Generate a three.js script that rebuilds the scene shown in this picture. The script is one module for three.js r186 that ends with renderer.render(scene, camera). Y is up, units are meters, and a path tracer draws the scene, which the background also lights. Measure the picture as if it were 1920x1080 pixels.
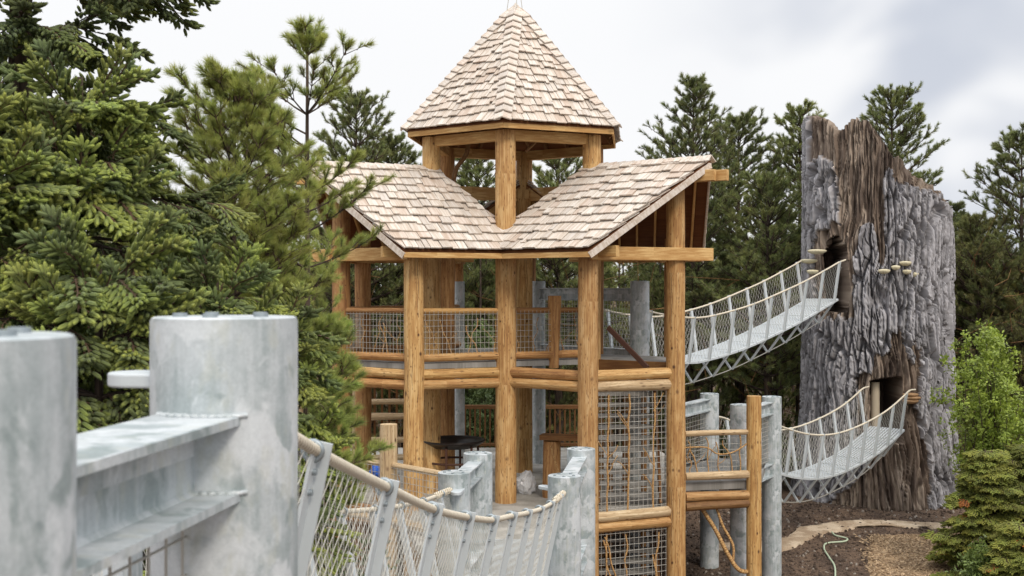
import * as THREE from 'three';
import { mergeGeometries } from 'three/addons/utils/BufferGeometryUtils.js';

// ---------------------------------------------------------------- camera, sky, sun, exposure
const EYE = 4.08;                                   // metres above the lower floor of the tower
const scene = new THREE.Scene();
const camera = new THREE.PerspectiveCamera(27.58, 1024 / 576, 0.1, 2000);
camera.position.set(0, EYE, 0);
camera.lookAt(0, EYE, -10);
camera.focus = 23;
camera.userData.fStop = 5.2;
camera.updateMatrixWorld();

// ---------------------------------------------------------------- random numbers and noise
function rng(seed) { let a = seed >>> 0; return () => { a = (a + 0x6D2B79F5) | 0; let t = Math.imul(a ^ (a >>> 15), 1 | a); t = (t + Math.imul(t ^ (t >>> 7), 61 | t)) ^ t; return ((t ^ (t >>> 14)) >>> 0) / 4294967296; }; }
const V3 = (x, y, z) => new THREE.Vector3(x, y, z);
const clamp = (x, a = 0, b = 1) => Math.min(b, Math.max(a, x));
const lerp = (a, b, t) => a + (b - a) * t;
const smooth = (a, b, x) => { const t = clamp((x - a) / (b - a)); return t * t * (3 - 2 * t); };
function h3(x, y, z) { let n = Math.imul(x, 374761393) + Math.imul(y, 668265263) + Math.imul(z, 1274126177); n = Math.imul(n ^ (n >>> 13), 1274126177); n ^= n >>> 16; return (n >>> 0) / 4294967296; }
function vnoise(x, y, z = 0) {
  const xi = Math.floor(x), yi = Math.floor(y), zi = Math.floor(z);
  let fx = x - xi, fy = y - yi, fz = z - zi;
  fx = fx * fx * (3 - 2 * fx); fy = fy * fy * (3 - 2 * fy); fz = fz * fz * (3 - 2 * fz);
  const l = (a, b, t) => a + (b - a) * t;
  const p = l(l(h3(xi, yi, zi), h3(xi + 1, yi, zi), fx), l(h3(xi, yi + 1, zi), h3(xi + 1, yi + 1, zi), fx), fy);
  if (fz === 0) return p;
  return l(p, l(l(h3(xi, yi, zi + 1), h3(xi + 1, yi, zi + 1), fx), l(h3(xi, yi + 1, zi + 1), h3(xi + 1, yi + 1, zi + 1), fx), fy), fz);
}
function fbm(x, y, z = 0, o = 4) { let s = 0, a = 0.5, t = 0; for (let i = 0; i < o; i++) { s += a * vnoise(x, y, z); t += a; a *= 0.5; x = x * 2.03 + 7.1; y = y * 2.03 + 3.7; z = z * 2.03; } return s / t; }

// sky: bright overcast, thin blue-grey cloud bands
const SKYW = 1024, SKYH = 512, skyData = new Float32Array(SKYW * SKYH * 4);
for (let j = 0; j < SKYH; j++) for (let i = 0; i < SKYW; i++) {
  const el = ((j + 0.5) / SKYH - 0.5) * 180, az = ((i + 0.5) / SKYW) * 360 - 90;   // az 0 = ahead, 90 = right
  const a = az * Math.PI / 180, up = Math.max(0, el);
  const rad = 1 + up / 60;
  const nx = Math.sin(a) * 9, nz = Math.cos(a) * 9;
  const bands = fbm(nx * 0.55 + 20, up * 0.23 + 3.1 * fbm(nx * .6, nz * .6, 4.2, 3), nz * 0.55 + 9, 5);
  const puffs = fbm(nx * 0.9 + 4, up * 0.16, nz * 0.9 + 30, 5);
  const side = smooth(4, 20, az) * (1 - smooth(95, 150, az)) * .75 + .25 * smooth(.35, .65, fbm(nx * .12 + 50, up * .02, nz * .12, 2));
  const cloud = clamp(smooth(0.42, 0.66, bands) * 0.85 + smooth(0.5, 0.75, puffs) * 0.45) * side;
  const base = (0.86 + 1.15 * smooth(10, 80, up)) * (el < 0 ? 0.4 : 1);
  const k = (j * SKYW + i) * 4;
  skyData[k] = base * lerp(1, .60, cloud); skyData[k + 1] = base * lerp(1.008, .645, cloud); skyData[k + 2] = base * lerp(1.025, .74, cloud); skyData[k + 3] = 1;
}
const sky = new THREE.DataTexture(skyData, SKYW, SKYH, THREE.RGBAFormat, THREE.FloatType);
sky.mapping = THREE.EquirectangularReflectionMapping; sky.magFilter = THREE.LinearFilter; sky.wrapS = THREE.RepeatWrapping; sky.needsUpdate = true;
scene.background = sky; scene.environment = sky;

const sun = new THREE.DirectionalLight(0xfff3e2, 1.5);
sun.position.set(17, 36, 14); sun.target.position.set(0, 0, -24);
sun.castShadow = true; sun.shadow.radius = 26; sun.shadow.mapSize.set(2048, 2048);
Object.assign(sun.shadow.camera, { left: -30, right: 30, top: 30, bottom: -30, near: 1, far: 120 });
scene.add(sun, sun.target);

const renderer = new THREE.WebGLRenderer({ antialias: true });
renderer.toneMapping = THREE.LinearToneMapping;
renderer.toneMappingExposure = 1.12;
renderer.shadowMap.enabled = true;

// ---------------------------------------------------------------- places and names
const P = (X, rel, D) => V3(X, EYE + rel, -D);                              // right, above the eye, away
const px = (x, y, D) => P((x - 960) / 2200 * D, (540 - y) / 2200 * D, D);   // a point seen on the photograph, at its distance
const taken = {};
function numbered(n) { const k = taken[n] = (taken[n] ?? -1) + 1; return k ? n + '_' + String(k).padStart(3, '0') : n; }
function thing(name, label, category, base, group) {
  const g = new THREE.Group(); g.name = numbered(name); g.position.copy(base); g.userData = { label, category };
  if (group) g.userData.group = group;
  g.at = base.clone(); scene.add(g); return g;
}
function shade(m) { m.castShadow = m.receiveShadow = true; return m; }
function part(parent, name, geo, mat, label) {        // geometry comes in world coordinates
  geo.translate(-parent.at.x, -parent.at.y, -parent.at.z);
  if (Array.isArray(mat)) mat = mat[(logSeed * 7 + 3) % mat.length];
  const m = shade(new THREE.Mesh(geo, mat)); m.name = name; m.at = parent.at; if (label) m.userData.label = label;
  parent.add(m); return m;
}
function solo(name, geo, mat, label, category, base, group) {   // a thing that is one mesh
  geo.translate(-base.x, -base.y, -base.z);
  const m = shade(new THREE.Mesh(geo, mat)); m.name = numbered(name); m.position.copy(base); m.at = base.clone();
  m.userData = { label, category }; if (group) m.userData.group = group; scene.add(m); return m;
}
function structure(name, geo, mat) { const m = shade(new THREE.Mesh(geo, mat)); m.name = name; m.userData.kind = 'structure'; scene.add(m); return m; }

// ---------------------------------------------------------------- textures and materials
function tex(w, h, fn, srgb = true) {
  const d = new Uint8Array(w * h * 4);
  for (let j = 0; j < h; j++) for (let i = 0; i < w; i++) { const c = fn(i / w, j / h), k = (j * w + i) * 4; d[k] = clamp(c[0], 0, 255); d[k + 1] = clamp(c[1], 0, 255); d[k + 2] = clamp(c[2], 0, 255); d[k + 3] = 255; }
  const t = new THREE.DataTexture(d, w, h); t.wrapS = t.wrapT = THREE.RepeatWrapping; t.magFilter = THREE.LinearFilter; t.minFilter = THREE.LinearMipmapLinearFilter;
  if (srgb) t.colorSpace = THREE.SRGBColorSpace; t.needsUpdate = true; return t;
}
const mix3 = (a, b, t) => [lerp(a[0], b[0], t), lerp(a[1], b[1], t), lerp(a[2], b[2], t)];
// peeled logs: u once round, v = 4 m
function logTex(light, mid, dark, seed, bump) {
  const r = rng(seed), knots = [];
  for (let i = 0; i < 24; i++) knots.push([r(), r(), .006 + .018 * r() * r(), .25 + .75 * r()]);
  const flecks = []; for (let i = 0; i < 620; i++) flecks.push([r(), r(), .004 + .009 * r(), .002 + .004 * r()]);
  const cracks = []; for (let i = 0; i < 26; i++) cracks.push([r(), r(), .06 + .12 * r(), .0015 + .0022 * r()]);
  const grid = {}; const put = (o, kind) => { const g = Math.floor(o[0] * 16) + ',' + Math.floor(o[1] * 32); (grid[g] ??= []).push([kind, o]); };
  knots.forEach((o) => put(o, 0)); flecks.forEach((o) => put(o, 1));
  return tex(256, 768, (u, v) => {
    const c = Math.cos(u * 6.2832) * 1.2, s = Math.sin(u * 6.2832) * 1.2;
    const fib = fbm(c * 16 + seed, s * 16, v * 9, 4), big = fbm(c * 1.5 + seed, s * 1.5, v * 9, 3), med = fbm(c * 5, s * 5 + seed, v * 34, 3);
    let t = smooth(.32, .68, fib * .5 + big * .3 + med * .2);
    let col = t < .5 ? mix3(light, mid, t * 2) : mix3(mid, dark, (t - .5) * 1.1), hgt = 140 - 60 * fib;
    const gx = Math.floor(u * 16), gy = Math.floor(v * 32);
    for (let a = -1; a <= 1; a++) for (let b = -1; b <= 1; b++) for (const [kind, o] of grid[(gx + a) + ',' + (gy + b)] ?? []) {
      const dx = (u - o[0]) * 1.2, dy = (v - o[1]) * 4;
      if (kind === 0) { const d = Math.hypot(dx, dy * .8) / o[2] / 1.6; if (d < 1.8) { const k = smooth(1.7, .2, d) * o[3]; col = mix3(col, [62, 36, 20], k * .9); hgt += 50 * k; } }
      else { const d = Math.hypot(dx / o[3], dy / (o[2] * 3.5)); if (d < 1.3) { col = mix3(col, [92, 56, 28], .75 * smooth(1.2, .2, d)); hgt -= 25 * smooth(1.2, .2, d); } }
    }
    for (const k of cracks) { const dv = Math.abs(v - k[1]); if (dv < k[2]) { const w = k[3] * (1 - dv / k[2]), du = Math.abs(u - k[0] - .006 * Math.sin(v * 40 + k[0] * 9)); if (du < w * 1.6) { const q = smooth(w * 1.6, w * .5, du); col = mix3(col, [58, 36, 22], .85 * q); hgt -= 90 * q; } } }
    return bump ? [hgt, hgt, hgt] : col;
  }, !bump);
}
const logMapA = logTex([226, 200, 156], [202, 166, 114], [152, 110, 68], 11), logMapB = logTex([204, 168, 120], [176, 134, 86], [128, 88, 54], 23), logMapC = logTex([214, 194, 160], [192, 166, 128], [146, 118, 86], 31);
const logBump = logTex(0, 0, 0, 11, true);
function wood(map, extra = {}) { return new THREE.MeshStandardMaterial({ map, bumpMap: logBump, bumpScale: .006, roughness: .72, ...extra }); }
const M = {
  logA: [0xf6ecd8, 0xe6d8c4, 0xeee2c8, 0xdccdbc].map((color) => wood(logMapA, { color })), logB: [0xf4eadc, 0xe0d4c6, 0xfff4e2].map((color) => wood(logMapB, { color })), logPale: wood(logMapC), logDark: wood(logMapB, { color: 0xb4aa9c }),
};
const sawnTex = tex(512, 256, (u, v) => { const f = fbm(u * 6, v * 60, 1, 4), b = fbm(u * 3, v * 9, 5, 3), g = fbm(u * 90, v * 120, 2, 2); return mix3([216, 180, 122], [178, 132, 76], smooth(.3, .72, f * .6 + b * .4) * .9 + (g - .5) * .3); });
M.sawn = new THREE.MeshStandardMaterial({ map: sawnTex, roughness: .75 });
M.sawnPale = new THREE.MeshStandardMaterial({ map: sawnTex, color: 0xfff0e4, roughness: .75 });
M.sawnBrown = new THREE.MeshStandardMaterial({ map: sawnTex, color: 0x94806e, roughness: .8 });
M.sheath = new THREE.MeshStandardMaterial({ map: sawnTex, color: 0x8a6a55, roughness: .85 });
const cedarTex = tex(256, 256, (u, v) => { const f = fbm(u * 46, v * 3, 1, 4), b = fbm(u * 9, v * 2, 5, 3), g = fbm(u * 150, v * 30, 2, 2); const t = smooth(.3, .7, f * .55 + b * .3 + g * .15); return mix3([245, 239, 231], [214, 200, 184], t); });
const cedarBump = tex(256, 256, (u, v) => { const f = 255 * fbm(u * 60, v * 2.5, 1, 4); return [f, f, f]; }, false);
M.cedar = [[.91, .885, .865], [.87, .83, .80], [.95, .935, .92], [.85, .775, .73], [.79, .765, .75], [.91, .865, .835]].map((c) => { const m = new THREE.MeshStandardMaterial({ map: cedarTex, bumpMap: cedarBump, bumpScale: .0025, roughness: .85 }); m.color.setRGB(c[0] * .82, c[1] * .82, c[2] * .82); return m; });
// galvanised steel: uv in units of 1.28 m
const galvTex = tex(1024, 1024, (u, v) => {
  const c = Math.cos(u * 6.2832), s = Math.sin(u * 6.2832), y = v * 6.2832;
  const w = fbm(c * 1.1 + 3, s * 1.1, y * 1.1, 4), w2 = fbm(c * 1.7 + 9, s * 1.7 + w * 2, y * 1.5, 4);
  const patch = smooth(.50, .64, fbm(c * 1.3 + w * 2.2, s * 1.3 + 7, y * 1.1 + w2 * 2, 5));
  const dark = smooth(.60, .70, fbm(c * 2 + 17 + w, s * 2, y * 1.7 + w * 2.2, 5));
  const smear = smooth(.55, .75, fbm(c * 6 + y * 1.2, s * 6, y * 2.4, 4)), drip = fbm(c * 9, s * 9 + 5, y * .8, 4), grain = fbm(u * 160, v * 160, 3, 2);
  let col = mix3([190, 196, 199], [156, 166, 168], smooth(.35, .7, w2 * .6 + drip * .4));
  col = mix3(col, [214, 218, 221], patch * .75); col = mix3(col, [126, 139, 139], dark * (1 - patch * .6) * .6); col = mix3(col, [188, 190, 178], smear * .35);
  const sp = (h3(Math.floor(u * 110 + 3 * vnoise(u * 200, v * 200)), Math.floor(v * 110 + 3 * vnoise(u * 200, v * 200, 5)), 7) - .5) * 9, g = (grain - .5) * 12 + sp; return [col[0] + g, col[1] + g, col[2] + g];
});
const galvRough = tex(512, 512, (u, v) => { const c = Math.cos(u * 6.2832), s = Math.sin(u * 6.2832); const f = 110 + 110 * fbm(c * 4 + 1, s * 4, v * 7, 4); return [f, f, f]; }, false);
M.galv = new THREE.MeshStandardMaterial({ map: galvTex, roughnessMap: galvRough, roughness: .75, metalness: .14, bumpMap: galvRough, bumpScale: .001 });
M.galvPlain = new THREE.MeshStandardMaterial({ color: 0xccd2d5, roughness: .5, metalness: .3 });
M.wire = new THREE.MeshStandardMaterial({ color: 0xb9b6ae, roughness: .5, metalness: .4 });
M.net = new THREE.MeshStandardMaterial({ color: 0xcbc8bf, roughness: .6, metalness: .2 });
M.bolt = new THREE.MeshStandardMaterial({ color: 0x9aa3a8, roughness: .45, metalness: .6 });
const ropeTex = tex(64, 128, (u, v) => { const k = .5 + .5 * Math.sin((u + v * 3) * 6.2832 * 3), n = fbm(u * 12, v * 40, 1, 3); return mix3([236, 228, 210], [180, 166, 142], clamp((1 - k) * .75 + (n - .5) * .8)); });
const ropeBump = tex(64, 128, (u, v) => { const k = 255 * Math.abs(Math.sin((u + v * 3) * 3.1416 * 3)); return [k, k, k]; }, false);
M.rope = new THREE.MeshStandardMaterial({ map: ropeTex, bumpMap: ropeBump, bumpScale: .006, roughness: .95 });
const twigTex = tex(64, 256, (u, v) => mix3([206, 168, 112], [136, 98, 60], smooth(.3, .7, fbm(u * 8, v * 30, 1, 4))));
M.twig = new THREE.MeshStandardMaterial({ map: twigTex, roughness: .85 });
M.twigGrey = new THREE.MeshStandardMaterial({ map: twigTex, color: 0xb0a69c, roughness: .9 });
const concTex = tex(512, 512, (u, v) => { const b = fbm(u * 5, v * 5, 2, 5), g = fbm(u * 120, v * 120, 1, 2); return mix3([176, 172, 164], [132, 128, 120], smooth(.3, .7, b) * .8 + (g - .5) * .5); });
M.conc = new THREE.MeshStandardMaterial({ map: concTex, roughness: .9 });
M.deckGrey = new THREE.MeshStandardMaterial({ map: concTex, color: 0xd8dade, roughness: .7, metalness: .1 });
M.black = new THREE.MeshStandardMaterial({ color: 0x241d1b, roughness: .35 });
M.rust = new THREE.MeshStandardMaterial({ color: 0x4a2c1e, roughness: .7 });

// ---------------------------------------------------------------- geometry helpers
function basis(dir, hint = V3(0, 1, 0)) {               // y along dir
  const y = dir.clone().normalize(); let h = Math.abs(y.dot(hint)) > .99 ? V3(1, 0, 0) : hint;
  const x = new THREE.Vector3().crossVectors(y, h).normalize(), z = new THREE.Vector3().crossVectors(x, y);
  return new THREE.Matrix4().makeBasis(x, y, z);
}
let logSeed = 1;
function logGeo(a, b, r0, r1 = r0, seg = 16, wob = .04) {
  const L = a.distanceTo(b), n = Math.max(2, Math.min(40, Math.round(L / .14))), s = logSeed++ * 3.17;
  const pos = [], uv = [], idx = [];
  for (let j = 0; j <= n; j++) for (let i = 0; i <= seg; i++) {
    const t = j / n, an = i / seg * 6.2832, c = Math.cos(an), q = Math.sin(an);
    const bx = (fbm(t * L * .5 + s, 3) - .5) * .035, bz = (fbm(t * L * .5 + s, 9) - .5) * .035;
    let r = lerp(r0, r1, t) * (1 + wob * (fbm(c * 1.6 + s, q * 1.6, t * L * 1.6, 3) - .5) * 2);
    if (j === 0 || j === n) r *= .97;
    pos.push(c * r + bx, t * L, q * r + bz); uv.push(i / seg + s * .37, (t * L) / 4 + s * .61);
  }
  for (let j = 0; j < n; j++) for (let i = 0; i < seg; i++) { const k = j * (seg + 1) + i; idx.push(k, k + seg + 1, k + 1, k + 1, k + seg + 1, k + seg + 2); }
  for (const end of [0, 1]) { const c = pos.length / 3, k0 = end * n * (seg + 1); pos.push(0, end * L, 0); uv.push(.5, s * .2 + end * .3); const m0 = pos.length / 3;
    for (let i = 0; i <= seg; i++) { const k = (k0 + i) * 3; pos.push(pos[k], pos[k + 1], pos[k + 2]); uv.push(.5 + .08 * Math.cos(i), s * .2 + .02 * Math.sin(i)); }
    for (let i = 0; i < seg; i++) end ? idx.push(c, m0 + i + 1, m0 + i) : idx.push(c, m0 + i, m0 + i + 1); }
  const g = new THREE.BufferGeometry(); g.setAttribute('position', new THREE.Float32BufferAttribute(pos, 3)); g.setAttribute('uv', new THREE.Float32BufferAttribute(uv, 2)); g.setIndex(idx); g.computeVertexNormals();
  g.applyMatrix4(basis(b.clone().sub(a)).setPosition(a)); return g;
}
// box with chamfered edges between two points; width across (horizontal), height (vertical)
function chamferShape(w, h, c) { const s = new THREE.Shape(); s.moveTo(-w / 2 + c, -h / 2); s.lineTo(w / 2 - c, -h / 2); s.lineTo(w / 2, -h / 2 + c); s.lineTo(w / 2, h / 2 - c); s.lineTo(w / 2 - c, h / 2); s.lineTo(-w / 2 + c, h / 2); s.lineTo(-w / 2, h / 2 - c); s.lineTo(-w / 2, -h / 2 + c); s.closePath(); return s; }
function extrude(shape, a, b, up = V3(0, 1, 0), opt = {}) {      // shape x = sideways, y = up
  const L = a.distanceTo(b), g = new THREE.ExtrudeGeometry(shape, { depth: L, bevelEnabled: false, curveSegments: 6, ...opt });
  const p = g.attributes.position, uv = g.attributes.uv;
  for (let i = 0; i < p.count; i++) uv.setXY(i, p.getZ(i) / 1.28, (p.getX(i) + p.getY(i)) / 1.28);
  const z = b.clone().sub(a).normalize(), x = new THREE.Vector3().crossVectors(up, z).normalize(), y = new THREE.Vector3().crossVectors(z, x);
  g.applyMatrix4(new THREE.Matrix4().makeBasis(x, y, z).setPosition(a)); return g;
}
const beam = (a, b, w, h, c = .006, up) => extrude(chamferShape(w, h, c), a, b, up);
function iShape(w, h, tf, tw) { const s = new THREE.Shape(); const a = w / 2, b = h / 2, t = tw / 2, f = .012; s.moveTo(-a, -b); s.lineTo(a, -b); s.lineTo(a, -b + tf); s.lineTo(t + f, -b + tf); s.lineTo(t, -b + tf + f); s.lineTo(t, b - tf - f); s.lineTo(t + f, b - tf); s.lineTo(a, b - tf); s.lineTo(a, b); s.lineTo(-a, b); s.lineTo(-a, b - tf); s.lineTo(-t - f, b - tf); s.lineTo(-t, b - tf - f); s.lineTo(-t, -b + tf + f); s.lineTo(-t - f, -b + tf); s.lineTo(-a, -b + tf); s.closePath(); return s; }
function tube(points, r, seg = 6, n = 0, closedEnds = true) {
  const c = new THREE.CatmullRomCurve3(points); n = n || points.length * 3;
  const g = new THREE.TubeGeometry(c, n, r, seg, false), L = c.getLength(), uv = g.attributes.uv;
  for (let i = 0; i < uv.count; i++) uv.setXY(i, uv.getY(i), uv.getX(i) * L / .25);
  return g;
}
// thin straight wires and tapered sticks, cheaply: prisms with k sides
class Sticks {
  constructor(k = 3) { this.k = k; this.p = []; this.uv = []; this.i = []; }
  add(a, b, r0, r1 = r0) {
    const d = b.clone().sub(a), m = basis(d), e = m.elements, k = this.k, o = this.p.length / 3, L = d.length();
    for (let s = 0; s < 2; s++) for (let i = 0; i < k; i++) {
      const an = i / k * 6.2832, c = Math.cos(an) * (s ? r1 : r0), q = Math.sin(an) * (s ? r1 : r0), at = s ? b : a;
      this.p.push(at.x + e[0] * c + e[8] * q, at.y + e[1] * c + e[9] * q, at.z + e[2] * c + e[10] * q); this.uv.push(i / k, s * L);
    }
    for (let i = 0; i < k; i++) { const j = (i + 1) % k; this.i.push(o + i, o + k + i, o + j, o + j, o + k + i, o + k + j); }
    return this;
  }
  path(pts, r0, r1 = r0) { for (let i = 0; i + 1 < pts.length; i++) this.add(pts[i], pts[i + 1], lerp(r0, r1, i / (pts.length - 1)), lerp(r0, r1, (i + 1) / (pts.length - 1))); return this; }
  geo() { const g = new THREE.BufferGeometry(); g.setAttribute('position', new THREE.Float32BufferAttribute(this.p, 3)); g.setAttribute('uv', new THREE.Float32BufferAttribute(this.uv, 2)); g.setIndex(this.i); g.computeVertexNormals(); return g; }
}
const join = (list) => mergeGeometries(list.map((g) => { const n = g.index ? g.toNonIndexed() : g; for (const k of Object.keys(n.attributes)) if (!['position', 'normal', 'uv'].includes(k)) n.deleteAttribute(k); return n; }));
function steelPost(X, D, topRel, botRel, r = .203) {
  const h = topRel - botRel, c = .012, pts = [[r * .6, -.001], [r, 0], [r, h - c], [r - .003, h - .003], [r - c, h]];
  const g = new THREE.LatheGeometry([V3(0, 0, 0), V3(r, 0, 0), V3(r, .001, 0), V3(r, h - c, 0), V3(r - .004, h - .004, 0), V3(r - c, h, 0), V3(0, h, 0)].map((v) => new THREE.Vector2(v.x, v.y)), 48);
  const uv = g.attributes.uv, p = g.attributes.position; for (let i = 0; i < uv.count; i++) { const u = uv.getX(i), y = p.getY(i); const rr = Math.hypot(p.getX(i), p.getZ(i)); uv.setXY(i, u, (y + (rr < r * .9 ? rr : 0)) / 1.28); }
  const n = g.toNonIndexed(); n.computeVertexNormals(); const pos = n.attributes.position, nor = n.attributes.normal;
  for (let i = 0; i < pos.count; i++) { const y = pos.getY(i), rr = Math.hypot(pos.getX(i), pos.getZ(i)); if (Math.abs(nor.getY(i)) < .5 && rr > .1) nor.setXYZ(i, pos.getX(i) / rr, 0, pos.getZ(i) / rr); }
  n.rotateY(X * 7 + D); n.translate(X, EYE + botRel, -D); return n;
}

// ---------------------------------------------------------------- ground
const groundRel = (X, D) => {
  let r = -6.1 + clamp((D - 25) * .09, 0, .46) + .25 * clamp((D - 34) / 40);
  return r + (fbm(X * .35, D * .35, 2, 3) - .5) * .12;
};
const soilTex = tex(1024, 1024, (u, v) => {
  const b = fbm(u * 6, v * 6, 1, 5), c = fbm(u * 60, v * 60, 3, 4), g = fbm(u * 220, v * 220, 7, 2);
  let col = mix3([70, 55, 45], [104, 84, 68], smooth(.35, .7, b * .6 + c * .4)); const k = (g - .5) * 40; col = [col[0] + k, col[1] + k * .9, col[2] + k * .8];
  return smooth(.68, .74, fbm(u * 130, v * 130, 12, 2)) > .5 ? mix3(col, [150, 128, 104], .6) : col;
});
const soilBump = tex(512, 512, (u, v) => { const c = 255 * (fbm(u * 40, v * 40, 3, 4) * .7 + fbm(u * 110, v * 110, 7, 2) * .3); return [c, c, c]; }, false);
M.soil = new THREE.MeshStandardMaterial({ map: soilTex, bumpMap: soilBump, bumpScale: .05, roughness: 1 });
const sheetUV = (g, k) => { const p = g.attributes.position, uv = []; for (let i = 0; i < p.count; i++) uv.push(p.getX(i) / k, -p.getZ(i) / k); g.setAttribute('uv', new THREE.Float32BufferAttribute(uv, 2)); return g; };
{
  const xs = [], ds = [];
  for (let x = -14; x <= 18.01; x += .25) xs.push(x); for (let k = 1; k < 16; k++) { xs.push(18 + k * k * 2.4); xs.unshift(-14 - k * k * 2.4); }
  for (let d = -30; d < 14; d += 4) ds.push(d); for (let d = 14; d <= 36; d += .25) ds.push(d); for (let k = 1; k < 24; k++) ds.push(36 + k * k * 1.2);
  const pos = [], idx = [];
  for (const d of ds) for (const x of xs) pos.push(x, EYE + groundRel(x, d), -d);
  for (let j = 0; j + 1 < ds.length; j++) for (let i = 0; i + 1 < xs.length; i++) { const k = j * xs.length + i; idx.push(k, k + 1, k + xs.length, k + 1, k + xs.length + 1, k + xs.length); }
  const g = new THREE.BufferGeometry(); g.setAttribute('position', new THREE.Float32BufferAttribute(pos, 3)); g.setIndex(idx); sheetUV(g, 3); g.computeVertexNormals(); structure('ground', g, M.soil);
}
function sheet(edgeA, edgeB, lift, n = 40, k = 2, across = 8) {   // strip on the ground between two polylines of [x, D]
  const ca = new THREE.CatmullRomCurve3(edgeA.map(([x, d]) => V3(x, 0, d))), cb = new THREE.CatmullRomCurve3(edgeB.map(([x, d]) => V3(x, 0, d)));
  const pos = [], idx = [];
  for (let j = 0; j <= n; j++) for (let i = 0; i <= across; i++) { const p = ca.getPoint(j / n).lerp(cb.getPoint(j / n), i / across); const e = i === 0 || i === across ? (fbm(p.x * 4, p.z * 4, i, 4) - .5) * 1.3 : 0; const X = p.x + e * .3, D = p.z + e; const rim = i === 0 || i === across ? -.03 : lift; pos.push(X, EYE + groundRel(X, D) + rim + .012 * vnoise(X * 6, D * 6), -D); }
  for (let j = 0; j < n; j++) for (let i = 0; i < across; i++) { const a = j * (across + 1) + i, b = a + across + 1; idx.push(a, a + 1, b, a + 1, b + 1, b); }
  const g = new THREE.BufferGeometry(); g.setAttribute('position', new THREE.Float32BufferAttribute(pos, 3)); g.setIndex(idx); sheetUV(g, k); g.computeVertexNormals(); return g;
}
const sandTex = tex(512, 512, (u, v) => { const b = fbm(u * 8, v * 8, 1, 5), g = fbm(u * 160, v * 160, 7, 2); return mix3([206, 188, 164], [160, 138, 114], smooth(.3, .7, b * .7 + g * .3)); });
M.sand = new THREE.MeshStandardMaterial({ map: sandTex, bumpMap: soilBump, bumpScale: .03, roughness: 1, side: THREE.DoubleSide });
structure('path', sheet([[4.6, 26.3], [6.2, 26.5], [7.2, 27.6], [8.6, 28.3], [10.2, 28.3], [11.6, 28.5]], [[4.6, 27.0], [6.2, 27.3], [7.0, 28.3], [8.6, 29.0], [10.2, 28.8], [11.6, 28.6]], .035), M.sand);
const chipTex = tex(512, 512, (u, v) => { const b = fbm(u * 7, v * 7, 1, 4), g = fbm(u * 70, v * 40, 7, 3); return mix3([186, 158, 122], [122, 97, 72], smooth(.3, .7, b * .4 + g * .6)); });
M.chipbed = new THREE.MeshStandardMaterial({ map: chipTex, bumpMap: soilBump, bumpScale: .05, roughness: 1, side: THREE.DoubleSide });
structure('wood_chip_bed', sheet([[7.0, 21], [7.2, 23], [7.45, 24.6], [7.8, 26], [8.4, 27.5]], [[14, 21], [13.5, 23], [13, 24.6], [12.6, 26], [11.8, 28.0]], .05, 40, 2, 20), M.chipbed);
function scatter(name, geo, mat, list, label, category) {   // [position, quaternion, scale, colour]
  const im = new THREE.InstancedMesh(geo, mat, list.length), m = new THREE.Matrix4();
  list.forEach(([p, q, s, c], i) => { im.setMatrixAt(i, m.compose(p, q, typeof s === 'number' ? V3(s, s, s) : s)); if (c) im.setColorAt(i, c); });
  im.name = name; shade(im); if (label) im.userData = { label, category, kind: 'stuff' }; return im;
}
const quatRand = (r) => new THREE.Quaternion(r() - .5, r() - .5, r() - .5, r() - .5).normalize();
const lin = (r, g, b) => new THREE.Color().setRGB(r, g, b);
{
  const r = rng(5), list = [], clods = [];
  for (let i = 0; i < 14000; i++) { const D = 21.5 + r() * 6.1, X = lerp(7.0 + (D - 21) * .2, 13.4, r()) + (r() - .5) * .6; const k = r(); list.push([P(X, groundRel(X, D) + .055 + r() * .02, D), new THREE.Quaternion().setFromEuler(new THREE.Euler((r() - .5) * .9, r() * 6.3, (r() - .5) * .9)), V3(.03 + .06 * r(), .008 + .01 * r(), .015 + .02 * r()), lin(.24 + .3 * k, .17 + .22 * k, .105 + .14 * k)]); }
  scene.add(scatter('wood_chips', new THREE.BoxGeometry(1, 1, 1), new THREE.MeshStandardMaterial({ roughness: 1 }), list, 'loose tan wood chips spread on the bed right of the hose', 'wood chips'));
  for (let i = 0; i < 7000; i++) { const D = 22 + r() * 9, X = 2 + r() * 9.5; const s = .012 + .05 * r() * r(); const k = r(); clods.push([P(X, groundRel(X, D) + s * .3 - (X > 7.0 + (D - 21) * .2 && D < 27.6 ? .3 : 0), D), quatRand(r), V3(s, s * .7, s * .9), k < .12 ? lin(.3, .26, .22) : lin(.055 + .05 * k, .038 + .034 * k, .027 + .026 * k)]); }
  scene.add(scatter('soil_clods', new THREE.IcosahedronGeometry(1, 0), new THREE.MeshStandardMaterial({ roughness: 1 }), clods, 'dark clods and pebbles strewn over the bare soil', 'soil clods'));
}

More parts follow.
